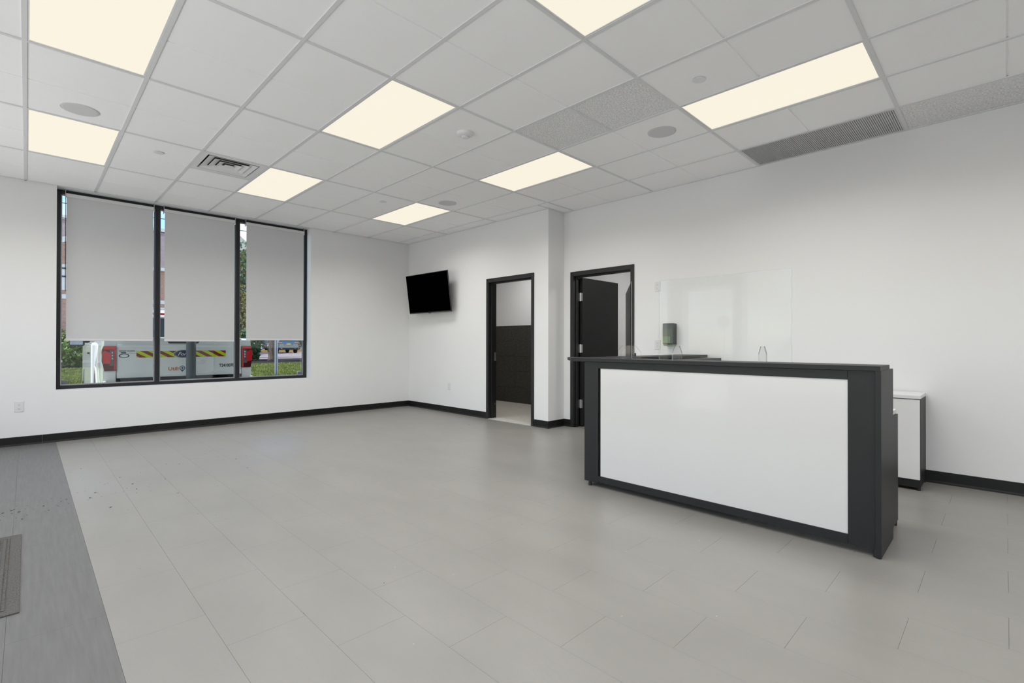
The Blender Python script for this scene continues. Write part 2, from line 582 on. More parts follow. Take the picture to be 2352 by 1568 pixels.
D1A, D1B, D1T = 4.698, 5.705, 2.174
w = MB()
w.box(X1, X1 + WT, YJ, D1A + 0.03, 0, CEIL + 0.3)
w.box(X1, X1 + WT, D1B - 0.03, YW, 0, CEIL + 0.3)
w.box(X1, X1 + WT, D1A + 0.03, D1B - 0.03, D1T - 0.03, CEIL + 0.3)
struct(w.build('wall_right', M['wall']), 'white wall with the television and restroom doorway')
w = MB()
w.box(X1 + WT, X2 + WT, YJ, YJ + 0.13, 0, CEIL + 0.3)
struct(w.build('wall_jog', M['wall']), 'short white return wall between the two doorways')
D2A, D2B, D2T = 3.299, 4.316, 2.174
w = MB()
w.box(X2, X2 + WT, YB, D2A + 0.03, 0, CEIL + 0.3)
w.box(X2, X2 + WT, D2B - 0.03, YJ, 0, CEIL + 0.3)
w.box(X2, X2 + WT, D2A + 0.03, D2B - 0.03, D2T - 0.03, CEIL + 0.3)
struct(w.build('wall_reception', M['wall']), 'long white wall behind the reception counter')
w = MB()
w.box(XL - 0.2, X2 + WT, YB - 0.2, YB, 0, CEIL + 0.3)
struct(w.build('wall_back', M['wall']), 'white wall behind the viewer')

# storefront wall (behind the viewer's left, mirrored in the counter screen)
SW = [(-3.3, -0.6, 0.45), (0.0, 3.06, 0.45), (3.18, 4.08, 0.0), (4.35, 7.3, 0.45)]
w = MB()
ys = [YB]
for a, b_, s in SW:
    w.box(XL - 0.2, XL, ys[-1], a, 0, CEIL + 0.3)
    if s:
        w.box(XL - 0.2, XL, a, b_, 0, s)
    w.box(XL - 0.2, XL, a, b_, 2.45 if s else 2.16, CEIL + 0.3)
    ys.append(b_)
w.box(XL - 0.2, XL, ys[-1], YW, 0, CEIL + 0.3)
struct(w.build('wall_storefront', M['wall']), 'white storefront wall with glazing')
for n_, (a, b_, s) in enumerate(SW):
    t = 2.45 if s else 2.16
    fr = MB()
    xx0, xx1 = XL - 0.14, XL - 0.06
    mids = [a, (a + b_) / 2, b_] if s else [a, b_]
    for q in mids:
        q0 = min(max(q - 0.025, a), b_ - 0.05)
        fr.box(xx0, xx1, q0, q0 + 0.05, s, t)
    fr.box(xx0, xx1, a, b_, s, s + 0.05)
    fr.box(xx0, xx1, a, b_, t - 0.05, t)
    nm = 'window_%d' % (n_ + 2) if s else 'door_3'
    fo = struct(fr.build(nm, M['black']), 'black framed storefront glazing' if s else 'black framed glass entrance door')
    for q0, q1 in zip(mids[:-1], mids[1:]):
        box('glass_pane', XL - 0.106, XL - 0.098, q0 + 0.02, q1 - 0.02, s + 0.045, t - 0.045, M['glass'], fo)

# baseboards (rubber cove base in strips, joints between them)
def baseboard(name, pts, parts, label):
    """pts: straight run ((x,y),(x,y)) of the wall face; normal to the left of the run"""
    (xa, ya), (xb, yb) = pts
    d = Vector((xb - xa, yb - ya, 0))
    L = d.length
    d.normalize()
    nrm = Vector((-d.y, d.x, 0))
    prof = [(0, 0), (0.018, 0), (0.0155, 0.004), (0.009, 0.010), (0.0055, 0.020), (0.0045, 0.096), (0.002, 0.1), (0, 0.1)]
    root = None
    cuts = [0] + [c for c in parts if 0 < c < L] + [L]
    for c0, c1 in zip(cuts[:-1], cuts[1:]):
        vs_, n = [], len(prof)
        for s in (c0 + 0.0006, c1 - 0.0006):
            for (o_, z) in prof:
                p = Vector((xa, ya, 0)) + d * s + nrm * o_
                vs_.append((p.x, p.y, z))
        fs = [tuple(range(n)), tuple(range(2 * n - 1, n - 1, -1))] + [(i, n + i, n + (i + 1) % n, (i + 1) % n) for i in range(n)]
        mb = MB().add(vs_, fs)
        if root is None:
            root = struct(mb.build(name, M['base']), label)
        else:
            mb.build('base_strip', M['base'], root)
    return root


baseboard('baseboard_window', ((X1, YW), (XL, YW)), [2.45, 4.97], 'black rubber baseboard under the window')
baseboard('baseboard_right', ((X1, D1B), (X1, YW)), [], 'black rubber baseboard under the television')
baseboard('baseboard_corner', ((X1, YJ - 0.006), (X1, D1A - 0.004)), [], 'short black baseboard beside the restroom doorway')
baseboard('baseboard_jog', ((X2, YJ), (X1 - 0.006, YJ)), [], 'short black baseboard on the return wall')
baseboard('baseboard_door', ((X2, D2B), (X2, YJ)), [], 'short black baseboard left of the open door')
baseboard('baseboard_reception', ((X2, YB), (X2, D2A)), [1.2, 5.2], 'black rubber baseboard along the reception wall')

# ------------------------------------------------------------------ ceiling: backing, tees, tiles
cb = MB()
cb.box(XL, X2, YB, YJ, CEIL + 0.05, CEIL + 0.3)
cb.box(XL, X1, YJ, YW, CEIL + 0.05, CEIL + 0.3)
ceiling = struct(cb.build('ceiling', M['ctile']), 'white suspended tile ceiling')
TZ = CEIL + 0.006
HT = 0.0105


def score_panel(x0, x1, y0, y1, ym):
    z0, z1 = TZ, TZ + 0.016
    if ym is None:
        return MB().bbox(x0, x1, y0, y1, z0, z1, 0.0015)
    poly = [(y0, z0), (ym - 0.007, z0), (ym - 0.004, z0 + 0.007), (ym + 0.004, z0 + 0.007), (ym + 0.007, z0), (y1, z0), (y1, z1), (y0, z1)]
    return MB().prism(poly, 'x', x0, x1)


LIGHTS = [(i, j) for i in (0, 3, 6) for j in (1, -1, -3, -5)]
panel_src = None
for i in range(-3, 9):
    for j in range(-7, 3):
        if (i, j) in LIGHTS:
            continue
        x0, x1 = GX + i * GU, GX + (i + 1) * GU
        y0, y1 = GY + j * GV, GY + (j + 1) * GV
        ym = (y0 + y1) / 2
        x0, y0, y1 = max(x0, XL), max(y0, YB), min(y1, YW)
        x1 = min(x1, X2)
        if x1 - x0 < 0.03 or y1 - y0 < 0.03:
            continue
        halves = [(y0, y1, ym)]
        m = M['ctile']
        if (i, j) == (5, -2):
            halves = [(y0, ym, None), (ym, y1, None)]
            m = M['fissured']
        elif (i, j) == (8, -3):
            continue                                    # return-air grille
        elif i == 8 and j in (-4, -5, -6):
            m, halves = M['fissured'], [(y0, y1, None)]
        elif (i, j) == (2, 1):
            halves = [(ym, y1, None)]                   # supply diffuser in the other half
        elif i == 8 and y1 > YJ and y0 < YJ:
            halves = [(y0, YJ, None), (YJ, y1, ym)]
        for (ya, yb, mid) in halves:
            xb = x1
            if ya >= YJ - 0.01:
                xb = min(x1, X1)
            if mid is not None and not (ya + 0.05 < mid < yb - 0.05):
                mid = None
            std = abs(xb - x0 - GU) < 1e-4 and abs(yb - ya - GV) < 1e-4 and m is M['ctile']
            if std and panel_src:
                share('ceiling_tile', panel_src, panel_src.location + Vector((x0 - panel_src['gx'], ya - panel_src['gy'], 0)), ceiling)
                continue
            o = score_panel(x0 + HT - 0.001, xb - HT + 0.001, ya + HT - 0.001, yb - HT + 0.001, mid).build('ceiling_tile', m, ceiling)
            if std:
                panel_src = o
                o['gx'], o['gy'] = x0, ya
for i in range(-2, 9):                                  # bars running towards the window wall
    x = GX + i * GU
    box('grid_bar', x - 0.012, x + 0.012, YB, YW, CEIL, CEIL + 0.010, M['tee'], ceiling)
bar_src = None
for j in range(-6, 3):                                  # cross tees
    y = GY + j * GV
    for i in range(-3, 9):
        x0, x1 = max(GX + i * GU, XL), min(GX + (i + 1) * GU, X2 if y < YJ else X1)
        if x1 - x0 < 0.02:
            continue
        std = x1 - x0 > GU - 1e-4
        if std and bar_src:
            share('cross_tee', bar_src, bar_src.location + Vector((x0 - bar_src['gx'], y - bar_src['gy'], 0)), ceiling)
        else:
            o = box('cross_tee', x0 + 0.0125, x1 - 0.0125, y - 0.012, y + 0.012, CEIL + 0.0004, CEIL + 0.0098, M['tee'], ceiling)
            if std:
                bar_src = o
                o['gx'], o['gy'] = x0, y
for (i, yy) in ((5, GY - 1.5 * GV), (2, GY + 1.5 * GV)):
    x0 = GX + i * GU
    box('cross_tee', x0 + 0.0125, x0 + GU - 0.0125, yy - 0.012, yy + 0.012, CEIL + 0.0004, CEIL + 0.0098, M['tee'], ceiling)
# perimeter angle
mo = MB()
mo.box(XL, X1, YW - 0.022, YW, CEIL, CEIL + 0.006)
mo.box(X1 - 0.022, X1, YJ, YW - 0.022, CEIL, CEIL + 0.006)
mo.box(X1 - 0.022, X2, YJ - 0.022, YJ, CEIL, CEIL + 0.006)
mo.box(X2 - 0.022, X2, YB, YJ - 0.022, CEIL, CEIL + 0.006)
struct(mo.build('trim_1', M['tee']), 'white metal angle where ceiling meets walls')

# troffers: frame, glowing diffuser, and the lamp behind it that throws light downwards
WHERE = {
    (0, 1): 'lit ceiling panel above the window wall, farthest left of the far row',
    (3, 1): 'lit ceiling panel beside the square air vent',
    (6, 1): 'lit ceiling panel farthest from the viewer, near the television corner',
    (0, -1): 'large lit ceiling panel cut off at the top left',
    (3, -1): 'lit ceiling panel in the middle of the ceiling, next to the smoke detector',
    (6, -1): 'lit ceiling panel above the two doorways',
    (3, -3): 'lit ceiling panel cut off by the top edge',
    (6, -3): 'lit ceiling panel beside the grey return air grille above the counter',
    (0, -3): 'lit ceiling panel overhead left of the viewer',
    (0, -5): 'lit ceiling panel behind the viewer on the entrance side',
    (3, -5): 'lit ceiling panel behind the viewer in the middle',
    (6, -5): 'lit ceiling panel behind the viewer on the reception side'}
for (i, j) in LIGHTS:
    x0, y0 = GX + i * GU, GY + j * GV
    cx, cy = x0 + GU / 2, y0 + GV / 2
    t = thing('ceiling_light', (cx, cy, CEIL), WHERE[(i, j)], 'ceiling light', 'recessed ceiling light panels')
    f = MB()
    a, b_ = 0.0125, 0.022
    f.box(x0 + a, x0 + GU - a, y0 + a, y0 + b_, CEIL + 0.003, CEIL + 0.03)
    f.box(x0 + a, x0 + GU - a, y0 + GV - b_, y0 + GV - a, CEIL + 0.003, CEIL + 0.03)
    f.box(x0 + a, x0 + b_, y0 + b_, y0 + GV - b_, CEIL + 0.003, CEIL + 0.03)
    f.box(x0 + GU - b_, x0 + GU - a, y0 + b_, y0 + GV - b_, CEIL + 0.003, CEIL + 0.03)
    f.build('frame', M['plate'], t)
    box('diffuser', x0 + b_, x0 + GU - b_, y0 + b_, y0 + GV - b_, CEIL + 0.007, CEIL + 0.02, M['diff'], t, label='glowing warm white diffuser')
    ld = bpy.data.lights.new('lamp', 'AREA')
    ld.shape = 'RECTANGLE'
    ld.size, ld.size_y = GU - 0.06, GV - 0.06
    ld.energy = LAMP_WATTS
    ld.spread = math.radians(152)
    ld.color = (1.0, 0.983, 0.975)
    lo = bpy.data.objects.new('lamp', ld)
    lo.location = (0, 0, 0.006)
    COL.objects.link(lo)
    lo.parent = t

# ------------------------------------------------------------------ window with three lites
FY0, FY1 = 8.065, 8.165
fr = MB()
MUL = [(WX0, WX0 + 0.042), (1.224, 1.277), (2.203, 2.258), (WX1 - 0.042, WX1)]
for a, b_ in MUL:
    fr.bbox(a, b_, FY0, FY1, WSILL, CEIL, 0.003)
for (a0, a1), (b0, b1) in zip(MUL[:-1], MUL[1:]):
    fr.bbox(a1, b0, FY0, FY1, WSILL, WSILL + 0.042, 0.003)
    fr.bbox(a1, b0, FY0, FY1, CEIL - 0.05, CEIL, 0.003)
win = struct(fr.build('window_1', M['black']), 'wide black framed window of three panes')
for (a0, a1), (b0, b1) in zip(MUL[:-1], MUL[1:]):
    box('glass_pane', a1 - 0.005, b0 + 0.005, FY0 + 0.05, FY0 + 0.058, WSILL + 0.035, CEIL - 0.04, M['glass'], win)
    g = MB()
    for q0, q1 in ((a1, a1 + 0.012), (b0 - 0.012, b0)):
        g.box(q0, q1, FY0 + 0.036, FY0 + 0.049, WSILL + 0.042, CEIL - 0.05)
    g.box(a1 + 0.012, b0 - 0.012, FY0 + 0.036, FY0 + 0.049, WSILL + 0.042, WSILL + 0.056)
    g.build('glazing_bead', M['galv'], win)

# roller blinds
BL = [(0.333, 1.190, 1.192, 'grey roller blind in the left window pane, above the red tail lamp'),
      (1.317, 2.168, 1.190, 'grey roller blind in the middle window pane'),
      (2.328, 3.176, 1.214, 'grey roller blind in the right window pane, above the parked blue car')]
for n_, (a, b_, zb, lb) in enumerate(BL):
    t = thing('roller_blind', ((a + b_) / 2, 8.0, zb), lb, 'blind', 'roller blinds in the window')
    fab = MB().box(a, b_, 7.9995, 8.0005 + 0.0006, zb + 0.02, CEIL - 0.083)
    fab.build('fabric', M['blind'], t)
    hm = MB().bbox(a, b_, 7.994, 8.007, zb, zb + 0.024, 0.004)
    hm.build('hem_bar', M['blindw'], t)
    MB().cyl((8.018, CEIL - 0.074), 0.021, 'x', a - 0.004, b_ + 0.004, 20).build('roller_tube', M['blind'], t, smooth=False)
    MB().bbox(a - 0.006, b_ + 0.006, 7.985, 8.040, CEIL - 0.092, CEIL - 0.050, 0.004).build('cassette', M['blindw'], t)
    for xs in (a - 0.012, b_ + 0.006):
        MB().bbox(xs, xs + 0.006, 7.992, 8.045, CEIL - 0.110, CEIL, 0.002).build('bracket', M['steel'], t)
    if n_ == 0:
        MB().tube([(a - 0.008, 8.01, CEIL - 0.06), (a - 0.008, 8.01, 2.4), (a - 0.007, 8.012, 1.80), (a - 0.002, 8.018, 1.795), (a - 0.004, 8.024, 1.80), (a - 0.006, 8.024, CEIL - 0.06)], 0.0022, 6).build('pull_chain', M['plastic'], t)

# small grey blocks standing in the lower window corners
for xa, lb in ((WX0 + 0.052, 'small grey block in the lower left corner of the window'), (WX1 - 0.115, 'small grey block in the lower right corner of the window')):
    tag(MB().bbox(xa, xa + 0.062, FY1 - 0.03, FY1 + 0.02, WSILL + 0.045, WSILL + 0.105, 0.008).build('window_block', M['sensor']), lb, 'block')


# ------------------------------------------------------------------ doors
def door_frame(name, X, ya, yb, top, label):
    """hollow metal frame in a wall whose room face is the plane x = X"""
    F, HD = 0.050, 0.062
    mb = MB()
    xo, xi = X - 0.014, X + WT + 0.014
    mb.bbox(xo, xi, ya, ya + F, 0, top, 0.003)
    mb.bbox(xo, xi, yb - F, yb, 0, top, 0.003)
    mb.bbox(xo, xi, ya + F, yb - F, top - HD, top, 0.003)
    r = struct(mb.build(name, M['frame']), label)
    st = MB()
    st.bbox(X + 0.045, X + 0.10, ya + F, ya + F + 0.016, 0, top - HD, 0.002)
    st.bbox(X + 0.045, X + 0.10, yb - F - 0.016, yb - F, 0, top - HD, 0.002)
    st.bbox(X + 0.045, X + 0.10, ya + F + 0.016, yb - F - 0.016, top - HD - 0.016, top - HD, 0.002)
    st.build('door_stop', M['frame'], r)
    return r


d1 = door_frame('door_1', X1, D1A, D1B, D1T, 'black metal frame of the restroom doorway')
sp = MB().bbox(X1 + 0.104, X1 + 0.150, D1B - 0.054, D1B - 0.0495, 0.90, 1.03, 0.002)
sp.build('strike_plate', M['steel'], d1, label='steel strike plate')
MB().cyl((X1 + 0.13, 0.22), 0.006, 'y', D1B - 0.053, D1B - 0.0495, 12).build('screw', M['steel'], d1)
MB().bbox(X1 + WT + 0.02, X1 + WT + 0.93, D1A + 0.0, D1A + 0.044, 0.012, D1T - 0.07, 0.002).build('door_leaf', M['leaf'], d1)
MB().bbox(X1 - 0.02, X1 + WT + 0.02, D1A + 0.05, D1B - 0.05, 0.0002, 0.006, 0.002).build('threshold', M['chip'], d1)

d2 = door_frame('door_2', X2, D2A, D2B, D2T, 'black metal frame with the black door swung open into the office')
LX0 = X2 + WT - 0.02
leaf = MB().bbox(LX0, LX0 + 0.90, 4.205, 4.250, 0.012, 2.100, 0.002).build('door_leaf', M['leaf'], d2)
for zh in (0.32, 1.10, 1.83):
    hb = MB()
    hb.bbox(LX0 - 0.040, LX0 - 0.004, 4.2515, 4.2645, zh - 0.057, zh + 0.057, 0.001)
    hb.bbox(LX0 - 0.004, LX0 + 0.000, 4.205, 4.250, zh - 0.057, zh + 0.057, 0.001)
    hb.cyl((LX0 - 0.010, 4.235), 0.008, 'z', zh - 0.06, zh + 0.06, 12)
    hb.build('hinge', M['steel'], d2)

# ------------------------------------------------------------------ restroom behind door 1, office behind door 2
BX = 6.87
w = MB()
w.box(BX + 0.012, BX + 0.15, 4.565, 7.9, 0, 2.75)
bw = struct(w.build('wall_restroom_back', M['wall']), 'restroom back wall, dark tile below and white above')
box('tile_bed', BX + 0.004, BX + 0.012, 4.565, 7.9, 0, 1.525, M['bgrout'], bw)
for r_ in range(5):
    k0 = 6.525 - (0.305 if r_ % 2 else 0)
    kk = -4
    while k0 + kk * 0.61 < 7.9:
        ya, yb = max(k0 + kk * 0.61, 4.57), min(k0 + (kk + 1) * 0.61, 7.895)
        kk += 1
        if yb - ya < 0.03:
            continue
        MB().bbox(BX - 0.006, BX + 0.005, ya + 0.0018, yb - 0.0018, r_ * 0.305 + 0.0018, (r_ + 1) * 0.305 - 0.0018, 0.0012).build('wall_tile', M['btile'], bw)
w = MB()
w.box(X1 + WT, BX + 0.15, 7.9, 8.05, 0, 2.75)
w.box(X2 + WT, BX + 0.15, 4.48, 4.565, 0, 2.75)
struct(w.build('wall_restroom_sides', M['wall']), 'white side walls of the restroom')
struct(box('floor_restroom', X1 + WT - 0.02, BX, 4.565, 7.9, 0.0003, 0.003, M['bfloor']), 'brownish grey restroom floor')
struct(box('ceiling_restroom', X1 + WT, BX + 0.15, 4.48, 8.05, 2.75, 2.85, M['ctile']), 'restroom ceiling')
OX = 8.1
w = MB()
w.box(OX, OX + 0.1, 1.4, 4.48, 0, 2.75)
w.box(X2 + WT, OX, 1.4, 1.5, 0, 2.75)
w.box(X2 + WT, OX, 4.40, 4.48, 0, 2.75)
struct(w.build('wall_office', M['wall']), 'white office walls seen through the open door')
struct(box('ceiling_office', X2 + WT, OX + 0.1, 1.4, 4.48, 2.75, 2.85, M['ctile']), 'office ceiling')
for (lx, ly, lb, e) in ((6.0, 6.2, 'unseen ceiling light added inside the restroom', 9.0), (6.8, 2.9, 'unseen ceiling light added inside the office', 15.0)):
    t = thing('ceiling_light', (lx, ly, 2.75), lb, 'ceiling light')  # unseen fixtures added to light the rooms behind the doorways
    MB().bbox(lx - 0.3, lx + 0.3, ly - 0.3, ly + 0.3, 2.72, 2.75, 0.004).build('frame', M['plate'], t)
    box('diffuser', lx - 0.27, lx + 0.27, ly - 0.27, ly + 0.27, 2.716, 2.721, M['diff'], t)
    ld = bpy.data.lights.new('lamp', 'AREA')
    ld.size = 0.5
    ld.energy = e
    ld.color = (1, 0.985, 0.965)
    lo = bpy.data.objects.new('lamp', ld)
    lo.location = (0, 0, -0.038)
    COL.objects.link(lo)
    lo.parent = t

# ------------------------------------------------------------------ reception counter
CX = 3.284
CY0, CY1 = 0.475, 2.47
STOP = 1.020
rc = thing('reception_counter', (3.55, 1.47, 0), 'charcoal reception counter with a big glossy white front panel', 'counter')
FP = CX + 0.016                     # plane of the front panels
MB().bbox(CX, 3.69, CY0, CY0 + 0.026, 0.004, STOP, 0.0015).build('end_panel', M['counter'], rc)
MB().bbox(FP, FP + 0.02, CY0 + 0.0265, 0.6295, 0.042, STOP - 0.002, 0.001).build('front_stile', M['counter'], rc)
MB().bbox(FP, FP + 0.02, 2.332, CY1, 0.034, STOP - 0.002, 0.001).build('front_stile', M['counter'], rc)
MB().bbox(FP, FP + 0.02, 0.6305, 2.331, 0.966, STOP - 0.002, 0.001).build('top_rail', M['counter'], rc)
MB().bbox(FP, FP + 0.02, 0.6305, 2.331, 0.040, 0.092, 0.001).build('bottom_rail', M['counter'], rc)
MB().bbox(FP + 0.006, FP + 0.018, 0.6305, 2.314, 0.0925, 0.9655, 0.001).build('glass_panel', M['gloss'], rc, label='glossy white front panel')
MB().bbox(FP + 0.020, 3.60, CY0 + 0.027, CY1 - 0.002, 0.05, 0.072, 0.001).build('bottom_board', M['counterd'], rc)
MB().bbox(FP + 0.0205, FP + 0.036, CY0 + 0.027, CY1 - 0.002, 0.072, STOP - 0.002, 0.001).build('back_board', M['counterd'], rc)
MB().bbox(FP + 0.02, 3.69, CY1 - 0.024, CY1, 0.034, STOP - 0.002, 0.001).build('end_panel', M['counter'], rc)
dch = 0.0625 / 0.18878 * 0.2
# top slab with a clipped corner at the far end
ch = (0.8112 * CX - 2.598) / (1 - 0.8112)
ch = max(0.03, min(0.2, ch))
slab = [(CX, 0.478), (3.585, 0.478), (3.585, 2.45), (3.75, 2.66), (CX + ch + 0.04, 2.66), (CX, 2.598)]
slab = [(CX, 0.478), (3.585, 0.478), (3.585, 2.599 + ch), (CX + ch, 2.599 + ch), (CX, 2.599)]
MB().prism(slab, 'z', STOP, STOP + 0.026).build('counter_top', M['counter'], rc)
for yf in (0.482, 2.40):
    MB().cyl((FP + 0.012, yf + 0.02), 0.014, 'z', 0, 0.045, 14).build('levelling_foot', M['plastic'], rc)
MB().cyl((3.66, CY0 + 0.014), 0.012, 'z', 0, 0.006, 14).build('levelling_foot', M['plastic'], rc)
# desk behind it
MB().bbox(3.692, 4.01, 0.492, 0.518, 0.03, 0.716, 0.0015).build('desk_side_panel', M['counter'], rc)
MB().bbox(3.34, 4.02, 0.502, 2.33, 0.717, 0.745, 0.002).build('desk_top', M['whitelam'], rc, label='white desk top')
MB().bbox(3.70, 3.72, 0.519, 2.30, 0.30, 0.716, 0.001).build('modesty_panel', M['counterd'], rc)
for fx in (3.72, 3.98):
    MB().cyl((fx, 0.505), 0.012, 'z', 0, 0.03, 14).build('levelling_foot', M['plastic'], rc)

# return counter that closes the far side against the wall
rr = thing('return_counter', (4.5, 2.5, 0), 'charcoal return counter running from the reception counter to the wall', 'counter')
MB().bbox(3.587, X2 - 0.02, 2.355, 2.655, STOP, STOP + 0.026, 0.0015).build('counter_top', M['counter'], rr)
MB().bbox(3.70, X2 - 0.02, 2.435, 2.46, 0.034, STOP - 0.001, 0.001).build('outer_panel', M['counter'], rr)
MB().bbox(4.10, 5.42, 2.20, 2.43, 0.985, 1.012, 0.001).build('cubby_top', M['counterd'], rr)
MB().bbox(4.10, 5.42, 2.20, 2.43, 0.76, 0.78, 0.001).build('cubby_base', M['counterd'], rr)
for xq in (4.10, 4.53, 4.97, 5.40):
    MB().bbox(xq, xq + 0.02, 2.20, 2.43, 0.781, 0.984, 0.001).build('cubby_divider', M['counterd'], rr)
MB().bbox(4.025, 5.42, 1.85, 2.43, 0.717, 0.745, 0.002).build('desk_top', M['whitelam'], rr, label='white desk top')
MB().bbox(5.36, 5.385, 1.87, 2.42, 0.0, 0.716, 0.001).build('desk_side_panel', M['counter'], rr)
tag(MB().lathe((4.16, 2.52, STOP + 0.026), [(0.0, 0), (0.017, 0), (0.018, 0.004), (0.018, 0.026), (0.015, 0.032), (0.0, 0.033)], 20).build('round_cap', M['plastic'], smooth=True), 'small dark round cap standing on the return counter', 'cap')

# low cabinet against the wall
cr_ = thing('low_cabinet', (5.24, 1.2, 0), 'low cabinet with white doors and charcoal end against the reception wall', 'cabinet')
KY0, KY1 = 0.478, 1.845
MB().bbox(5.0615, X2 - 0.021, KY0, KY0 + 0.022, 0.022, 0.727, 0.001).build('end_panel', M['counter'], cr_)
MB().bbox(5.0645, X2 - 0.021, KY0 + 0.0225, KY1, 0.022, 0.727, 0.001).build('body', M['counterd'], cr_)
MB().bbox(5.042, 5.061, KY0, KY1, 0.022, 0.083, 0.001).build('plinth', M['counter'], cr_)
MB().bbox(5.034, X2 - 0.02, KY0 - 0.002, KY1 + 0.002, 0.730, 0.757, 0.0015).build('cabinet_top', M['whitelam'], cr_)
for k in range(3):
    ya = KY0 + 0.003 + k * 0.455
    MB().bbox(5.040, 5.0605, ya, ya + 0.451, 0.086, 0.724, 0.0012).build('door', M['whitelam'], cr_)
for fx in (5.06, 5.40):
    MB().cyl((fx, KY0 + 0.012), 0.013, 'z', 0, 0.022, 14).build('levelling_foot', M['plastic'], cr_)


# acrylic screens
def screen(p0, p1, label, feet, h=0.60):
    z0 = STOP + 0.0265
    a, b_ = Vector((*p0, 0)), Vector((*p1, 0))
    d = b_ - a
    L = d.length
    c = (a + b_) / 2
    t = thing('acrylic_screen', (c.x, c.y, z0), label, 'screen', 'clear counter screens', math.atan2(d.y, d.x))
    MB().bbox(-L / 2 + .002, L / 2 - .002, -0.0025, 0.0025, 0.002, h - .002, 0.0006).build('sheet', M['clear'], t, local=True)
    e = MB()
    e.box(-L / 2, -L / 2 + .0018, -0.0025, 0.0025, 0.002, h)
    e.box(L / 2 - .0018, L / 2, -0.0025, 0.0025, 0.002, h)
    e.box(-L / 2 + .0018, L / 2 - .0018, -0.0015, 0.0015, h - .0014, h)
    e.build('polished_edge', M['edge'], t, local=True)
    prof = [(-0.075, 0), (0.075, 0), (0.075, 0.055), (0.035, 0.105), (0.004, 0.105), (0.004, 0.02), (-0.004, 0.02), (-0.004, 0.105), (-0.035, 0.105), (-0.075, 0.055)]
    for s in feet:
        x = -L / 2 + s * L
        fo = MB().prism(prof, 'x', x - 0.0028, x + 0.0028).build('foot', M['clear'], t, local=True)
        for sg in (-1, 1):
            q = MB()
            y0, y1 = sorted((sg * 0.0752, sg * 0.0735))
            q.box(x - 0.003, x + 0.003, y0, y1, 0, 0.055)
            q.build('foot_edge', M['edge'], fo, local=True)
            q = MB().prism([(sg * 0.0752, 0.055), (sg * 0.0352, 0.1052), (sg * 0.034, 0.1035), (sg * 0.0735, 0.054)][::sg], 'x', x - 0.003, x + 0.003)
            q.build('foot_edge', M['edge_shaded'], fo, local=True)
    return t


screen((3.42, 1.858), (3.42, 0.946), 'clear acrylic screen standing along the middle of the reception counter', (0.16, 0.81))
screen((3.40, 2.085), (4.20, 2.64), 'clear acrylic screen set diagonally across the counter corner, darkened by the door', (0.06, 0.93), 0.615)


# ------------------------------------------------------------------ wall fittings
def outlet(name, face, u, z, label, w_=0.074, h_=0.118, X=None):
    """duplex outlet; face 'y' = on the window wall, 'x' = on a wall x = X"""
    if face == 'y':
        t = thing(name, (u, YW, z), label, 'outlet')
        R = Matrix.Identity(4)
    else:
        t = thing(name, (X, u, z), label, 'outlet')
        R = Matrix.Rotation(-PI / 2, 4, 'Z')
    mb = MB().bbox(-w_ / 2, w_ / 2, -0.006, 0, -h_ / 2, h_ / 2, 0.002).xf(R)
    mb.build('cover_plate', M['outlet'], t, local=True)
    for s in (-1, 1):
        rc_ = MB().lathe((0, -0.0078, s * 0.0205), [(0.0, 0), (0.0165, 0), (0.0168, 0.0018), (0.0, 0.0018)], 18, 'y').xf(R)
        f = rc_.build('receptacle', M['outlet'], t, local=True)
        q = MB()
        q.box(-0.0072, -0.0050, -0.0083, -0.0078, s * 0.0205 - 0.001, s * 0.0205 + 0.008)
        q.box(0.0050, 0.0068, -0.0083, -0.0078, s * 0.0205 - 0.001, s * 0.0205 + 0.006)
        q.cyl((0, s * 0.0205 - 0.0085), 0.0028, 'y', -0.0083, -0.0078, 10)
        q.xf(R).build('slots', M['slot'], f, local=True)
    return t


outlet('wall_outlet', 'y', -0.060, 0.442, 'white double outlet low on the wall left of the window')
outlet('wall_outlet', 'x', 6.655, 0.445, 'white outlet low on the wall below the television', X=X1)
outlet('wall_outlet', 'x', 2.978, 1.864, 'white outlet high on the reception wall beside the open door', X=X2)
outlet('wall_outlet', 'x', 2.978, 1.160, 'white outlet just above the counter, left of the soap dispenser', X=X2)

# soap dispenser
sdp = thing('soap_dispenser', (X2, 2.795, 1.14), 'dark green soap dispenser on the reception wall', 'dispenser')
body = [(0, 0.265), (-0.085, 0.270), (-0.100, 0.258), (-0.103, 0.20), (-0.100, 0.03), (-0.085, 0.022), (0, 0.022)]
MB().prism([(X2 + p[0], 1.14 + p[1]) for p in body], 'y', 2.733, 2.857).build('body', M['green'], sdp)
MB().bbox(X2 - 0.1045, X2 - 0.101, 2.757, 2.8565, 1.172, 1.255, 0.001).build('soap_window', M['greenw'], sdp)
MB().prism([(X2, 1.161), (X2 - 0.098, 1.161), (X2 - 0.085, 1.145), (X2, 1.14)], 'y', 2.737, 2.853).build('push_bar', M['greenl'], sdp)

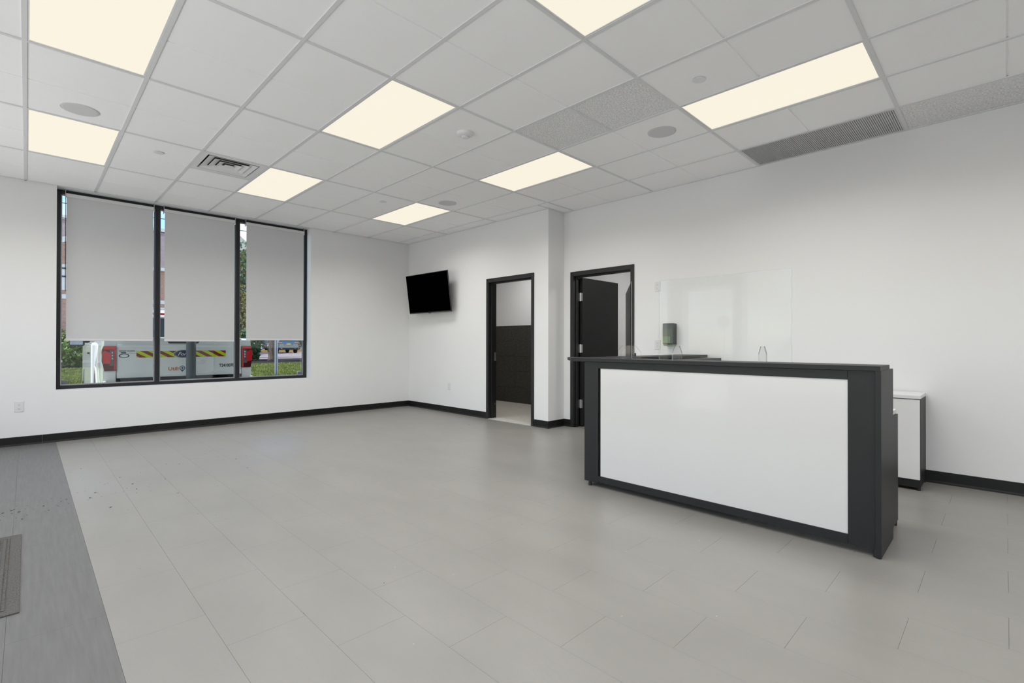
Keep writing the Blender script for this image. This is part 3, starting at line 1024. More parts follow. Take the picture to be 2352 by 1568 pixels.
# television
tvw, tvh = 1.172, 0.681
yawt, tilt = math.radians(1.99), math.radians(7.58)
n_ = Vector((-math.cos(yawt) * math.cos(tilt), -math.sin(yawt) * math.cos(tilt), -math.sin(tilt)))
rgt = Vector((math.sin(yawt), -math.cos(yawt), 0))
upv = n_.cross(rgt)
if upv.z < 0:
    upv = -upv
tvc = Vector((4.90, 7.0123, CAMZ + 0.8712))
tv = thing('television', (X1, 7.0, 1.70), 'black flat television tilted forward on the wall near the corner', 'television')
TM = Matrix(((rgt.x, n_.x, upv.x, tvc.x), (rgt.y, n_.y, upv.y, tvc.y), (rgt.z, n_.z, upv.z, tvc.z), (0, 0, 0, 1)))
MB().bbox(-tvw / 2, tvw / 2, -0.018, 0.0, -tvh / 2, tvh / 2, 0.003).xf(TM).build('case', M['tvcase'], tv)
MB().box(-tvw / 2 + 0.010, tvw / 2 - 0.010, 0.0003, 0.0012, -tvh / 2 + 0.018, tvh / 2 - 0.010).xf(TM).build('screen', M['screen'], tv)
MB().bbox(-0.36, 0.36, -0.060, -0.0185, -0.28, 0.10, 0.012).xf(TM).build('rear_housing', M['tvcase'], tv)
MB().bbox(-0.03, 0.03, -0.012, 0.004, -tvh / 2 - 0.008, -tvh / 2 + 0.002, 0.002).xf(TM).build('logo_tab', M['tvcase'], tv)
arm = MB()
pb = TM @ Vector((0, -0.06, -0.03))
arm.bbox(X1 - 0.02, X1 - 0.001, 6.90, 7.12, 1.85, 2.25, 0.003)
arm.tube([(X1 - 0.02, 7.01, 2.05), pb], 0.022, 10)
arm.build('wall_mount', M['plastic'], tv)


# ------------------------------------------------------------------ ceiling fittings
def disc(name, x, y, prof, m, label, cat, group=None, seg=36):
    return tag(MB().lathe((x, y, TZ), [(r, -a) for r, a in prof], seg).build(name, m, smooth=False), label, cat, group)


for x, y, lb in ((0.295, 5.21, 'round grey ceiling speaker between the two light panels on the left'),
                 (3.96, 5.215, 'round grey ceiling speaker nearest the television corner'),
                 (3.962, 2.127, 'round grey ceiling speaker above the reception counter')):
    t = thing('ceiling_speaker', (x, y, TZ), lb, 'speaker', 'round ceiling speakers')
    MB().lathe((x, y, TZ), [(0.0, -0.001), (0.118, -0.001), (0.121, -0.004), (0.121, 0.004), (0.0, 0.004)][::-1], 40).build('rim', M['plate'], t)
    MB().lathe((x, y, TZ), [(0.0, -0.0075), (0.105, -0.0065), (0.1165, -0.0042), (0.1165, -0.0011), (0.0, -0.0011)][::-1], 40).build('mesh_cover', M['speaker'], t)
for x, y, lb in ((0.909, 5.835, 'white sprinkler cap in the ceiling left of the air vent'),
                 (3.324, 5.768, 'white sprinkler cap in the ceiling beside the far light panel'),
                 (3.363, 1.519, 'white sprinkler cap in the ceiling left of the panel over the counter')):
    t = thing('sprinkler_cap', (x, y, TZ), lb, 'sprinkler', 'concealed sprinkler caps')
    MB().lathe((x, y, TZ), [(0.0, -0.007), (0.040, -0.007), (0.043, -0.005), (0.043, -0.003), (0.0, -0.003)][::-1], 28).build('cover_plate', M['plate'], t)
    MB().lathe((x, y, TZ), [(0.0, -0.003), (0.036, -0.003), (0.036, 0.003), (0.0, 0.003)][::-1], 28).build('cup', M['grille'], t)
t = thing('smoke_detector', (2.753, 3.373, TZ), 'round white smoke detector beside the middle light panel', 'smoke detector')
MB().lathe((2.753, 3.373, TZ), [(0.0, -0.030), (0.050, -0.030), (0.066, -0.022), (0.074, -0.010), (0.075, 0.0), (0.0, 0.0)][::-1], 40).build('base', M['plate'], t, smooth=False)
MB().lathe((2.753, 3.373, TZ), [(0.0, -0.046), (0.026, -0.046), (0.030, -0.042), (0.030, -0.0302), (0.0, -0.0302)][::-1], 28).build('sensor_cap', M['plate'], t)

# square supply diffuser: nested louvre frames
vx0, vy0 = GX + 2 * GU + 0.0125, GY + GV + 0.0125
vs_ = GU - 0.025
vx1, vy1 = vx0 + vs_, vy0 + vs_
vc = Vector((vx0 + vs_ / 2, vy0 + vs_ / 2, CEIL))
vt = thing('air_vent', vc, 'white square ceiling air vent with nested louvres', 'vent')


def ring(h0, z0, h1, z1, th=0.003):
    """square frustum ring: half size h0 at z0 to h1 at z1"""
    c = vc
    v = []
    for (h, z) in ((h0, z0), (h1, z1), (h1, z1 + th), (h0, z0 + th)):
        v += [(c.x - h, c.y - h, z), (c.x + h, c.y - h, z), (c.x + h, c.y + h, z), (c.x - h, c.y + h, z)]
    f = []
    for a in range(4):
        for k in range(4):
            b_ = (a + 1) % 4
            f.append((a * 4 + k, a * 4 + (k + 1) % 4, b_ * 4 + (k + 1) % 4, b_ * 4 + k))
    return MB().add(v, f)


hs = vs_ / 2
ring(hs, CEIL + 0.002, hs - 0.052, CEIL + 0.002, 0.004).build('border', M['plate'], vt)
ring(hs - 0.050, CEIL + 0.002, hs - 0.060, CEIL + 0.05).build('collar', M['plate'], vt)
for k, (ho, hi) in enumerate(((hs - 0.068, hs - 0.130), (hs - 0.130, hs - 0.188), (hs - 0.190, hs - 0.240))):
    ring(ho, CEIL + 0.000, hi, CEIL + 0.020).build('louvre', M['plate'], vt)
MB().bbox(vc.x - 0.042, vc.x + 0.042, vc.y - 0.042, vc.y + 0.042, CEIL + 0.001, CEIL + 0.004, 0.001).build('centre_plate', M['plate'], vt)
box('duct_opening', vc.x - hs + 0.06, vc.x + hs - 0.06, vc.y - hs + 0.06, vc.y + hs - 0.06, CEIL + 0.047, CEIL + 0.0495, M['duct'], vt)

# return air grille over the counter
gx0, gx1 = GX + 8 * GU + 0.0125, X2 - 0.023
gy0, gy1 = GY - 3 * GV + 0.0125, GY - 2 * GV - 0.0125
gt = thing('return_grille', ((gx0 + gx1) / 2, (gy0 + gy1) / 2, CEIL), 'long grey slatted return air grille in the ceiling beside the wall', 'vent')
f = MB()
f.box(gx0, gx0 + 0.014, gy0, gy1, CEIL + 0.001, CEIL + 0.02)
f.box(gx1 - 0.014, gx1, gy0, gy1, CEIL + 0.001, CEIL + 0.02)
f.box(gx0 + 0.014, gx1 - 0.014, gy0, gy0 + 0.014, CEIL + 0.001, CEIL + 0.02)
f.box(gx0 + 0.014, gx1 - 0.014, gy1 - 0.014, gy1, CEIL + 0.001, CEIL + 0.02)
f.build('frame', M['grille'], gt)
box('backing', gx0 + 0.014, gx1 - 0.014, gy0 + 0.014, gy1 - 0.014, CEIL + 0.017, CEIL + 0.02, M['grille'], gt)
ns = 80
slat = None
for k in range(ns):
    y = gy0 + 0.016 + (gy1 - gy0 - 0.032) * (k + 0.5) / ns
    if slat is None:
        slat = MB().prism([(y - 0.0056, CEIL + 0.003), (y - 0.0050, CEIL + 0.002), (y + 0.0058, CEIL + 0.0065), (y + 0.0050, CEIL + 0.008)], 'x', gx0 + 0.0141, gx1 - 0.0141).build('slat', M['grille'], gt)
        y00 = y
    else:
        share('slat', slat, Vector((0, y - y00, 0)), gt)

# ------------------------------------------------------------------ entrance mat and dirt on the floor
mt = thing('door_mat', (-0.5, 3.6, 0), 'ribbed dark grey entrance mat at the left edge', 'mat')
MB().bbox(-0.94, -0.018, 3.0, 4.215, 0.0002, 0.006, 0.002).build('backing', M['mat'], mt)
MB().bbox(-0.94, -0.065, 3.05, 4.165, 0.006, 0.009, 0.001).build('pile', M['mat'], mt)
rib = None
for k in range(32):
    x = -0.085 - k * 0.026
    if rib is None:
        rib = MB().prism([(x - 0.009, 0.009), (x + 0.009, 0.009), (x + 0.006, 0.0135), (x - 0.006, 0.0135)], 'y', 3.06, 4.155).build('rib', M['mat'], mt)
    else:
        share('rib', rib, Vector((-k * 0.026, 0, 0)), mt)

rd = random.Random(11)
db, lc = MB(), MB()
spots = [(.10 + rd.gauss(0, .12), 4.9 + rd.gauss(0, .20)) for _ in range(26)] + [(-.15 + rd.gauss(0, .15), 4.72 + rd.gauss(0, .12)) for _ in range(22)]
spots += [(.45 + rd.gauss(0, .16), 4.95 + rd.gauss(0, .2)) for _ in range(24)] + [(.9 + rd.gauss(0, .35), 5.6 + rd.gauss(0, .5)) for _ in range(26)]
spots += [(rd.uniform(-.2, 5), rd.uniform(1, 7.7)) for _ in range(42)] + [(1.55, 6.95), (1.05, 5.62), (.42, 3.15), (3.93, 7.6), (4.3, 7.3), (4.6, 7.15)]
for (x, y) in spots:
    if 3.2 < x < 4.1 and 0.4 < y < 2.7 or x > X1 - 0.05 or y > YW - 0.05 or x < 0.02 and 2.95 < y < 4.27:
        continue
    s = rd.uniform(0.0025, 0.0055) * rd.choice((0.5, 0.6, 0.8, 1.3)) * (0.55 if y < 3.5 else 1)
    a = rd.uniform(0, 6.28)
    pts = [(x + s * math.cos(a + q) * rd.uniform(.5, 1.6), y + s * math.sin(a + q) * rd.uniform(.4, 1.0)) for q in (0, 1.3, 2.5, 3.7, 5)]
    db.prism(pts, 'z', 0.0002, 0.0002 + s * 0.4)
for _ in range(46):
    x, y = rd.uniform(-.2, 5), rd.uniform(.4, 6)
    if 3.2 < x < 4.1 and 0.4 < y < 2.7:
        continue
    s = rd.uniform(0.0015, 0.0042)
    a = rd.uniform(0, 6.28)
    lc.prism([(x + s * math.cos(a + q) * rd.uniform(.5, 1.6), y + s * math.sin(a + q)) for q in (0, 1.6, 3, 4.6)], 'z', 0.0002, 0.0008)
o = tag(db.build('floor_dirt', M['debris']), 'dark crumbs of dirt scattered over the floor', 'dirt')
o['kind'] = 'stuff'
o = tag(lc.build('floor_crumbs', M['chip']), 'pale crumbs of plaster scattered over the floor', 'crumbs')
o['kind'] = 'stuff'

# ================================================================== OUTSIDE
GZ = -0.16
lot = MB()
lot.box(-40, 60, YW + 0.31, 16.8, GZ - 0.3, GZ)
lot.box(-40, XL - 0.21, -40, YW + 0.31, GZ - 0.3, GZ)
struct(lot.build('ground_parking', M['asphalt']), 'asphalt parking lot outside')
wk = MB()  # pale walk out of view, added to bounce sunlight up indoors
wk.box(-6.0, XL - 0.21, -20, 12, GZ, GZ + 0.06)
wk.box(XL - 0.21, 30, YW + 0.31, 8.60, GZ, GZ + 0.06)
struct(wk.build('ground_bounce_walk', M['concrete']), 'unseen concrete walk added around the building to bounce light')
kb = MB().bbox(-40, 60, 16.8, 17.0, GZ - 0.1, 0.10, 0.02)
struct(kb.build('trim_2', M['concrete']), 'concrete kerb at the edge of the grass')
law = MB()
law.add([(-40, 17.0, 0.10), (60, 17.0, 0.10), (60, 22.6, 0.28), (-40, 22.6, 0.28), (-40, 17.0, -0.3), (60, 17.0, -0.3), (60, 22.6, -0.3), (-40, 22.6, -0.3)],
        [(0, 1, 2, 3), (7, 6, 5, 4), (0, 4, 5, 1), (1, 5, 6, 2), (2, 6, 7, 3), (3, 7, 4, 0)])
struct(law.build('ground_lawn', M['lawn']), 'sloping lawn beyond the parking lot')
struct(box('ground_mulch', -40, 60, 22.6, 29.6, -0.3, 0.29, M['soil']), 'dark mulch bed')
struct(box('ground_road', -60, 90, 29.6, 120, -0.3, 0.285, M['road']), 'pale road beyond the mulch bed')
rg = random.Random(3)
gr = MB()
for _ in range(30000):
    q = rg.random()
    y = 17.05 + 5.5 * rg.random()
    x = y * (rg.uniform(0.02, 0.105) if q < 0.45 else rg.uniform(0.26, 0.42))
    if abs(x - 5.97) < 0.2 and abs(y - 17.33) < 0.15:
        continue
    z = 0.10 + (y - 17.0) / 5.6 * 0.18
    h, a, l = rg.uniform(0.03, 0.075), rg.uniform(0, 6.28), rg.uniform(-.05, .05)
    w_ = 0.012
    dx, dy = w_ * math.cos(a), w_ * math.sin(a)
    gr.add([(x - dx, y - dy, z), (x + dx, y + dy, z), (x + l, y + l * .5, z + h)], [(0, 1, 2)])
o = tag(gr.build('lawn_grass', M['grass']), 'short sunlit lawn grass beyond the parking lot', 'grass')
o['kind'] = 'stuff'


def foliage(mb, c, rx, ry, rz, n, size, seed):
    q = random.Random(seed)
    for _ in range(n):
        d = Vector((q.gauss(0, 1), q.gauss(0, 1), q.gauss(0, 1))).normalized()
        r = q.uniform(0.62, 1.05) * (1 + 0.18 * math.sin(d.x * 7 + seed) * math.cos(d.z * 6))
        p = Vector((c[0] + d.x * rx * r, c[1] + d.y * ry * r, c[2] + d.z * rz * r))
        nn = (d + Vector((q.gauss(0, .6), q.gauss(0, .6), q.gauss(0, .6)))).normalized()
        a = nn.orthogonal().normalized()
        a = (Matrix.Rotation(q.uniform(0, 6.28), 3, nn) @ a)
        b_ = nn.cross(a)
        s = size * q.uniform(.6, 1.3)
        mb.add([p - a * s, p - b_ * s * .45, p + a * s, p + b_ * s * .45], [(0, 1, 2, 3)])
    return mb


def shrub(name, c, rx, ry, rz, n, size, seed, m, label):
    base = (c[0], c[1], c[2] - rz)
    t = thing(name, base, label, 'shrub')
    foliage(MB(), c, rx, ry, rz, n, size, seed).build('foliage', m, t)
    st = MB()
    for k in range(4):
        a = k * 1.7 + seed
        st.tube([(base[0], base[1], base[2]), (base[0] + rx * .3 * math.cos(a), base[1] + ry * .3 * math.sin(a), base[2] + rz * .8), (base[0] + rx * .55 * math.cos(a), base[1] + ry * .5 * math.sin(a), base[2] + rz * 1.4)], 0.025, 6)
    st.build('stems', M['bark'], t)
    return t


shrub('leafy_shrub', (1.30, 24.2, 0.93), 1.05, 0.9, 0.68, 2600, 0.085, 5, M['leafg'], 'bright green leafy shrub on the lawn left of the pickup')
shrub('leafy_shrub', (-1.6, 24.6, 0.95), 1.2, 0.9, 0.70, 900, 0.10, 9, M['leafg'], 'bright green leafy shrub farther left behind the window frame')
shrub('dark_hedge', (8.05, 26.8, 1.15), 0.50, 0.7, 0.95, 2000, 0.085, 21, M['leafd'], 'dark green hedge beside the pickup, left of the grey car')
shrub('dark_hedge', (20.6, 54.0, 1.40), 0.85, 0.8, 1.15, 900, 0.12, 23, M['leafd'], 'dark green shrub right of the blue car')


def tree(name, base, h, tr, crowns, m, label, seed, leaf=0.12):
    t = thing(name, base, label, 'tree')
    b_ = Vector(base)
    tk = MB()
    prof = [(tr * 1.45, 0), (tr * 1.1, 0.15), (tr, 0.5), (tr * .85, h * .5), (tr * .5, h)]
    tk.lathe(b_, prof, 12)
    for (dx, dy, dz, rx, ry, rz, n) in crowns:
        tk.tube([b_ + Vector((0, 0, max(0.6, dz * .5))), b_ + Vector((dx * .5, dy * .5, dz * .8)), b_ + Vector((dx, dy, dz))], tr * .3, 6)
    tk.build('trunk', M['bark'], t, smooth=True)
    fo = MB()
    for k, (dx, dy, dz, rx, ry, rz, n) in enumerate(crowns):
        foliage(fo, (b_.x + dx, b_.y + dy, b_.z + dz), rx, ry, rz, n, leaf, seed + k)
    fo.build('foliage', m, t)
    return t


tree('street_tree', (8.55, 25.4, 0.28), 3.4, 0.155, [(0, 0, 4.6, 1.7, 1.5, 1.5, 1500), (.7, .3, 3.6, 1.1, 1.0, .8, 700)], M['leafd'], 'tree with a bare brown trunk in front of the parked cars', 40)
tree('evergreen_tree', (9.2, 33.0, 0.28), 5.0, 0.16, [(0, 0, 1.7, 0.95, .9, 1.3, 1800), (.1, 0, 3.8, 1.0, .9, 1.3, 1800), (0.0, 0, 5.6, 0.85, .8, 1.0, 1200)], M['leafo'], 'tall leafy tree seen between the middle and right blinds', 60, 0.10)

# galvanised sign post
tag(MB().prism([(5.915, 17.30), (5.940, 17.30), (5.950, 17.34), (5.985, 17.34), (5.995, 17.30), (6.020, 17.30), (6.020, 17.305), (6.000, 17.309), (5.990, 17.35), (5.945, 17.35), (5.935, 17.309), (5.915, 17.305)], 'z', 0.08, 2.6).build('sign_post', M['galv']), 'galvanised steel post standing at the lawn edge', 'post')

# bollard between window and pickup
bo = thing('bollard', (1.712, 8.42, GZ + 0.06), 'dark blue grey steel bollard behind the middle pane', 'bollard')
MB().lathe((1.712, 8.42, GZ + 0.06), [(0.0, 0), (0.061, 0), (0.061, 1.36), (0.057, 1.39), (0.040, 1.415), (0.0, 1.425)], 28).build('tube', M['bollard'], bo, smooth=False)
MB().lathe((1.712, 8.42, GZ + 0.06), [(0.0, 0), (0.15, 0), (0.14, 0.02), (0.09, 0.03), (0.0, 0.03)], 28).build('base_collar', M['concrete'], bo)


# ------------------------------------------------------------------ vehicles
def wheel(parent, x, y, r, wd, name='wheel'):
    mb = MB().lathe((x - wd / 2, y, r), [(r * .62, 0), (r * .94, 0), (r, wd * .15), (r, wd * .85), (r * .94, wd), (r * .62, wd)], 28, 'x')
    o = mb.build(name, M['tyre'], parent, local=True)
    MB().lathe((x - wd / 2 + 0.01, y, r), [(0.0, 0), (r * .6, 0), (r * .62, 0.02), (r * .62, wd - .04), (r * .6, wd - .02), (0, wd - .02)], 20, 'x').build('rim', M['rim'], o, local=True)


def pickup():
    t = thing('pickup_truck', (1.687, 8.775, GZ), 'white pickup truck parked tail first close outside the window', 'truck', rz=-math.radians(1.6))
    W = M['carw']

    def P(mb, name, m, label=None, smooth=False, parent=None):
        return mb.build(name, m, parent or t, local=True, label=label, smooth=smooth)
    # bed sides: outline (y forward, z) with wheel arch
    arch = [(1.22 + 0.49 * math.cos(a), 0.42 + 0.53 * math.sin(a)) for a in [PI * k / 14 for k in range(15)]]
    for s in (-1, 1):
        def xo(y, z):
            f = 0.938 + 0.014 * min(1, y / 0.25) - 0.05 * max(0, (z - 1.12)) - 0.03 * max(0, 0.75 - z)
            da = math.hypot(y - 1.22, z - 0.42)
            return f + 0.016 * max(0, 1 - abs(da - 0.55) / 0.14)

        def zbot(y):
            d_ = abs(y - 1.22)
            return max(0.50, 0.42 + math.sqrt(max(0, 0.50 ** 2 - d_ * d_)) * 1.04)
        yst = [0.0, 0.04, 0.12, 0.25, 0.45, 0.60, 0.70, 0.726] + [1.22 - 0.49 * math.cos(PI * k / 14) for k in range(15)] + [1.716, 1.72]
        mb = MB()
        NZ = 7
        nst = len(yst)
        vv = []
        for y in yst:
            zb = max(zbot(y), 0.56 if y < 0.3 else 0.50)
            zt = 1.375 + 0.03 * min(1, y / 0.08)
            for q in range(NZ):
                z = zb + (zt - zb) * q / (NZ - 1)
                vv.append((s * xo(y, z), y, z))
            vv.append((s * 0.80, y, zt + 0.005))
            vv.append((s * 0.80, y, zb))
        R_ = NZ + 2
        ff = [(i * R_ + k, i * R_ + (k + 1) % R_, (i + 1) * R_ + (k + 1) % R_, (i + 1) * R_ + k) for i in range(nst - 1) for k in range(R_)]
        ff += [tuple(range(R_)), tuple((nst - 1) * R_ + k for k in range(R_ - 1, -1, -1))]
        mb.add(vv, ff)
        P(mb, 'bed_side', W)
        # arch flare lip
        lip = [(s * 0.958, 1.22 + 0.50 * math.cos(a), 0.42 + 0.53 * math.sin(a)) for a in [PI * k / 16 for k in range(17)]]
        P(MB().tube(lip, 0.016, 8), 'wheel_arch', W)
        # tail lamp: nested pieces
        xa, xb = 0.795, 0.945
        lm = P(MB().prism([(xa, 0.935), (xb - .02, 0.935), (xb, 1.05), (xb + .006, 1.20), (xb - .012, 1.285), (xa, 1.285)] if s > 0 else [(-xa, 0.935), (-xa, 1.285), (-(xb - .012), 1.285), (-(xb + .006), 1.20), (-xb, 1.05), (-(xb - .02), 0.935)], 'y', -0.018, 0.15), 'tail_lamp', M['lampdk'], label='red tail lamp')
        def bx(a, b_, z0, z1, d, m, nm):
            x0, x1 = (a, b_) if s > 0 else (-b_, -a)
            P(MB().bbox(x0, x1, -0.020 - d, -0.016, z0, z1, 0.003), nm, m, parent=lm)
        bx(xa + .004, xb - .012, 1.236, 1.28, 0.004, M['lampred'], 'lens_band')
        bx(xa + .004, xa + .026, 0.945, 1.232, 0.003, M['lampred'], 'lens_strip')
        bx(xa + .030, xa + .075, 1.01, 1.225, 0.003, M['lamprev'], 'reverse_lens')
        q = [(xa + .060, 1.185), (xa + .064, 1.035), (xb - .006, 1.045), (xb + .002, 1.19), (xb - .018, 1.222)]
        if s < 0:
            q = [(-a, b_) for a, b_ in q]
        P(MB().prism(q, 'y', -0.038, -0.016), 'lens_wedge', M['lampred'], parent=lm)
        for zq in (1.10, 1.14, 1.18):
            bx(xa + .036, xa + .052, zq, zq + .022, 0.007, M['headl'], 'led')
    # tailgate with recesses
    tg = P(MB().bbox(-0.788, 0.788, 0.0, 0.07, 0.83, 1.405, 0.008), 'tailgate', W)
    P(MB().bbox(-0.785, 0.785, -0.022, 0.06, 1.372, 1.412, 0.012), 'top_lip', W, parent=tg)
    P(MB().prism([(-0.50, 1.371), (0.50, 1.371), (0.40, 1.305), (-0.40, 1.305)], 'y', -0.004, 0.01), 'upper_panel', W, parent=tg)
    P(MB().bbox(-0.786, 0.786, -0.010, 0.004, 1.262, 1.302, 0.004), 'body_line', W, parent=tg)
    P(MB().prism([(-0.79, 0.905), (-0.42, 0.905), (-0.30, 0.862), (0.30, 0.862), (0.42, 0.905), (0.79, 0.905), (0.79, 0.835), (-0.79, 0.835)], 'y', -0.012, 0.004), 'lower_lip', W, parent=tg)
    P(MB().prism([(-0.21, 1.365), (0.21, 1.365), (0.185, 1.322), (-0.185, 1.322)], 'y', -0.016, 0.0), 'handle', M['plastic'], parent=tg)
    # embossed model name
    tm = text_mb('F-150', 0.155, 0.008, spacing=1.18, align='CENTER')
    tm.xf(Matrix.Diagonal((1.55, 0.72, 1, 1))).xf(FACE_S).xf(Matrix.Translation((0.0, -0.001, 1.005)))
    P(tm, 'embossed_lettering', W, parent=tg)
    # chevron tape: parallelogram stripes
    c0, c1, z0, z1 = -0.57, 0.565, 1.118, 1.212
    P(MB().box(c0, c1, -0.0035, -0.0005, z0, z1), 'tape', M['chevy'], parent=tg)
    h = z1 - z0
    k = c0 - 0.125
    while k < c1:
        poly = [(k, z1), (k + 0.085, z1), (k + 0.085 + h * 1.75, z0), (k + h * 1.75, z0)]
        # clip to the tape
        def clip(poly, lim, sgn):
            r_ = []
            for (p, q) in zip(poly, poly[1:] + poly[:1]):
                ip, iq = sgn * (p[0] - lim) >= 0, sgn * (q[0] - lim) >= 0
                if ip:
                    r_.append(p)
                if ip != iq:
                    f_ = (lim - p[0]) / (q[0] - p[0])
                    r_.append((lim, p[1] + f_ * (q[1] - p[1])))
            return r_
        poly = clip(clip(poly, c0, 1), c1, -1) if True else poly
        if len(poly) >= 3:
            P(MB().prism(poly, 'y', -0.0045, -0.003), 'red_stripe', M['chevr'], parent=tg)
        k += 0.168
    # oval emblem
    def oval(a, b_, y0, y1, m, nm, parent):
        pts = [(a * math.cos(2 * PI * q / 36), 1.165 + b_ * math.sin(2 * PI * q / 36)) for q in range(36)]
        return P(MB().prism(pts, 'y', y0, y1), nm, m, parent=parent)
    oval(0.133, 0.056, -0.0075, -0.004, M['chrome'], 'emblem_rim', tg)
    oval(0.126, 0.051, -0.0090, -0.007, M['navy'], 'emblem_blue', tg)
    oval(0.115, 0.043, -0.0100, -0.0088, M['chrome'], 'emblem_ring', tg)
    oval(0.111, 0.0395, -0.0112, -0.0095, M['navy'], 'emblem_field', tg)
    tm = text_mb('Ford', 0.068, 0.0008, shear=0.35, spacing=0.92, align='CENTER')
    tm.xf(Matrix.Diagonal((1.2, 1, 1, 1))).xf(FACE_S).xf(Matrix.Translation((-0.004, -0.0118, 1.143)))
    P(tm, 'emblem_lettering', M['trimw'], parent=tg)
    # decals
    def decal(body, size, x, z, m, bold=0.0, sx=1.0, nm='decal_lettering', sp=1.0):
        q = text_mb(body, size, 0.0006, bold=bold, spacing=sp)
        q.xf(Matrix.Diagonal((sx, 1, 1, 1))).xf(FACE_S).xf(Matrix.Translation((x, -0.0014, z)))
        P(q, nm, m, parent=tg)
    decal('Utili', 0.071, -0.193, 0.922, M['orange'], 0.0018, 1.10)
    decal('uest', 0.071, 0.030, 0.922, M['decalb'], 0.0018, 0.95)
    ringo = [(-0.014 + 0.036 * math.cos(2 * PI * q / 28), 0.951 + 0.036 * math.sin(2 * PI * q / 28)) for q in range(28)]
    P(MB().prism(ringo, 'y', -0.0022, -0.0006), 'decal_pin', M['decalb'], parent=tg)
    P(MB().prism([(-0.042, 0.932), (0.014, 0.932), (-0.014, 0.893)], 'y', -0.0022, -0.0006), 'decal_pin', M['decalb'], parent=tg)
    for r_, m in ((0.026, M['trimw']), (0.015, M['decalb'])):
        pts = [(-0.014 + r_ * math.cos(2 * PI * q / 24), 0.952 + r_ * math.sin(2 * PI * q / 24)) for q in range(24)]
        P(MB().prism(pts, 'y', -0.0022 - (0.034 - r_) * 0.06 - 0.0006, -0.0021), 'decal_pin', m, parent=tg)
    decal('T2410078', 0.066, 0.475, 0.955, M['ink'], 0.0016, 0.78)
    decal('DENNY HANSEN', 0.0255, -0.765, 1.205, M['ink'], 0.0004, 0.92)
    P(MB().bbox(-0.745, -0.685, -0.0022, -0.0006, 1.182, 1.196, 0.0004), 'decal_bar', M['ink'], parent=tg)
    P(MB().bbox(-0.67, -0.575, -0.0018, -0.0006, 1.180, 1.183, 0.0003), 'decal_bar', M['ink'], parent=tg)
    rg_ = MB()
    prof = []
    for q in range(28):
        a = 2 * PI * q / 28
        prof.append((-0.708 + 0.060 * math.cos(a), 1.147 + 0.029 * math.sin(a)))
    rg_.prism(prof, 'y', -0.0018, -0.0006)
    P(rg_, 'decal_badge', M['ink'], parent=tg)
    P(MB().prism([(-0.708 + (x + 0.708) * .76, 1.147 + (z - 1.147) * .70) for x, z in prof], 'y', -0.0024, -0.0012), 'decal_badge', W, parent=tg)
    # bed floor and front wall, hitch bumper
    P(MB().box(-0.80, 0.80, 0.07, 1.72, 0.86, 0.89), 'bed_floor', M['plastic'])
    P(MB().box(-0.80, 0.80, 1.68, 1.72, 0.89, 1.42), 'bed_front', W)
    bm_ = P(MB().bbox(-0.90, 0.90, -0.16, 0.10, 0.55, 0.775, 0.03), 'rear_bumper', M['bumper'])
    P(MB().bbox(-0.62, 0.62, -0.170, -0.10, 0.735, 0.785, 0.01), 'step_pad', M['plastic'], parent=bm_)
    for s in (-1, 1):
        P(MB().bbox(min(s * .905, s * .94), max(s * .905, s * .94), -0.10, 0.40, 0.52, 0.80, 0.012), 'bumper_end', W)
    pl = P(MB().bbox(-0.20, 0.11, -0.172, -0.160, 0.575, 0.715, 0.004), 'licence_plate', M['amber'], parent=bm_, label='yellow licence plate')
    for q in range(7):
        P(MB().box(-0.165 + q * .036, -0.142 + q * .036, -0.1732, -0.172, 0.63, 0.685), 'plate_marks', M['ink'], parent=bm_)
    for (x, y) in ((-0.80, 1.22), (0.80, 1.22), (-0.84, 4.62), (0.84, 4.62)):
        wheel(t, x, y, 0.41, 0.27)
    # cab: loft of side outline, narrower at the roof
    lo_ = [(1.74, 0.48), (4.02, 0.48), (4.02, 1.30), (1.74, 1.32)]
    cabm = MB()
    cabm.bbox(-0.99, 0.99, 1.74, 4.10, 0.48, 1.34, 0.05)
    P(cabm, 'cab_body', W)
    sec = [(1.78, 1.33, 0.93), (1.86, 1.80, 0.80), (2.05, 1.93, 0.74), (2.9, 1.96, 0.73), (3.45, 1.90, 0.74), (4.12, 1.33, 0.92)]
    v, f_ = [], []
    for (y, z, hw) in sec:
        v += [(-hw, y, z), (hw, y, z)]
    base0 = len(v)
    v += [(-0.95, 1.78, 1.32), (0.95, 1.78, 1.32), (0.95, 4.12, 1.32), (-0.95, 4.12, 1.32)]
    for i in range(len(sec) - 1):
        f_.append((2 * i, 2 * i + 1, 2 * i + 3, 2 * i + 2))
    f_.append(tuple(2 * i for i in range(len(sec))) + (base0 + 3, base0))
    f_.append(tuple(2 * i + 1 for i in range(len(sec))) + (base0 + 2, base0 + 1))
    f_.append((base0, base0 + 1, base0 + 2, base0 + 3))
    cab = P(MB().add(v, f_), 'cab_roof', W)
    # glass plates
    def quad(a, b_, c, d, off, nm, m):
        nn = (Vector(b_) - Vector(a)).cross(Vector(d) - Vector(a)).normalized() * off
        A = [Vector(p) for p in (a, b_, c, d)]
        P(MB().add([p for p in A] + [p + nn for p in A], [(3, 2, 1, 0), (4, 5, 6, 7), (0, 1, 5, 4), (1, 2, 6, 5), (2, 3, 7, 6), (3, 0, 4, 7)]), nm, m, parent=cab)
    quad((-0.80, 1.783, 1.37), (0.80, 1.783, 1.37), (0.70, 1.850, 1.77), (-0.70, 1.850, 1.77), 0.006, 'rear_glass', M['carglass'])
    quad((0.86, 4.07, 1.37), (-0.86, 4.07, 1.37), (-0.70, 3.50, 1.86), (0.70, 3.50, 1.86), 0.006, 'windscreen', M['carglass'])
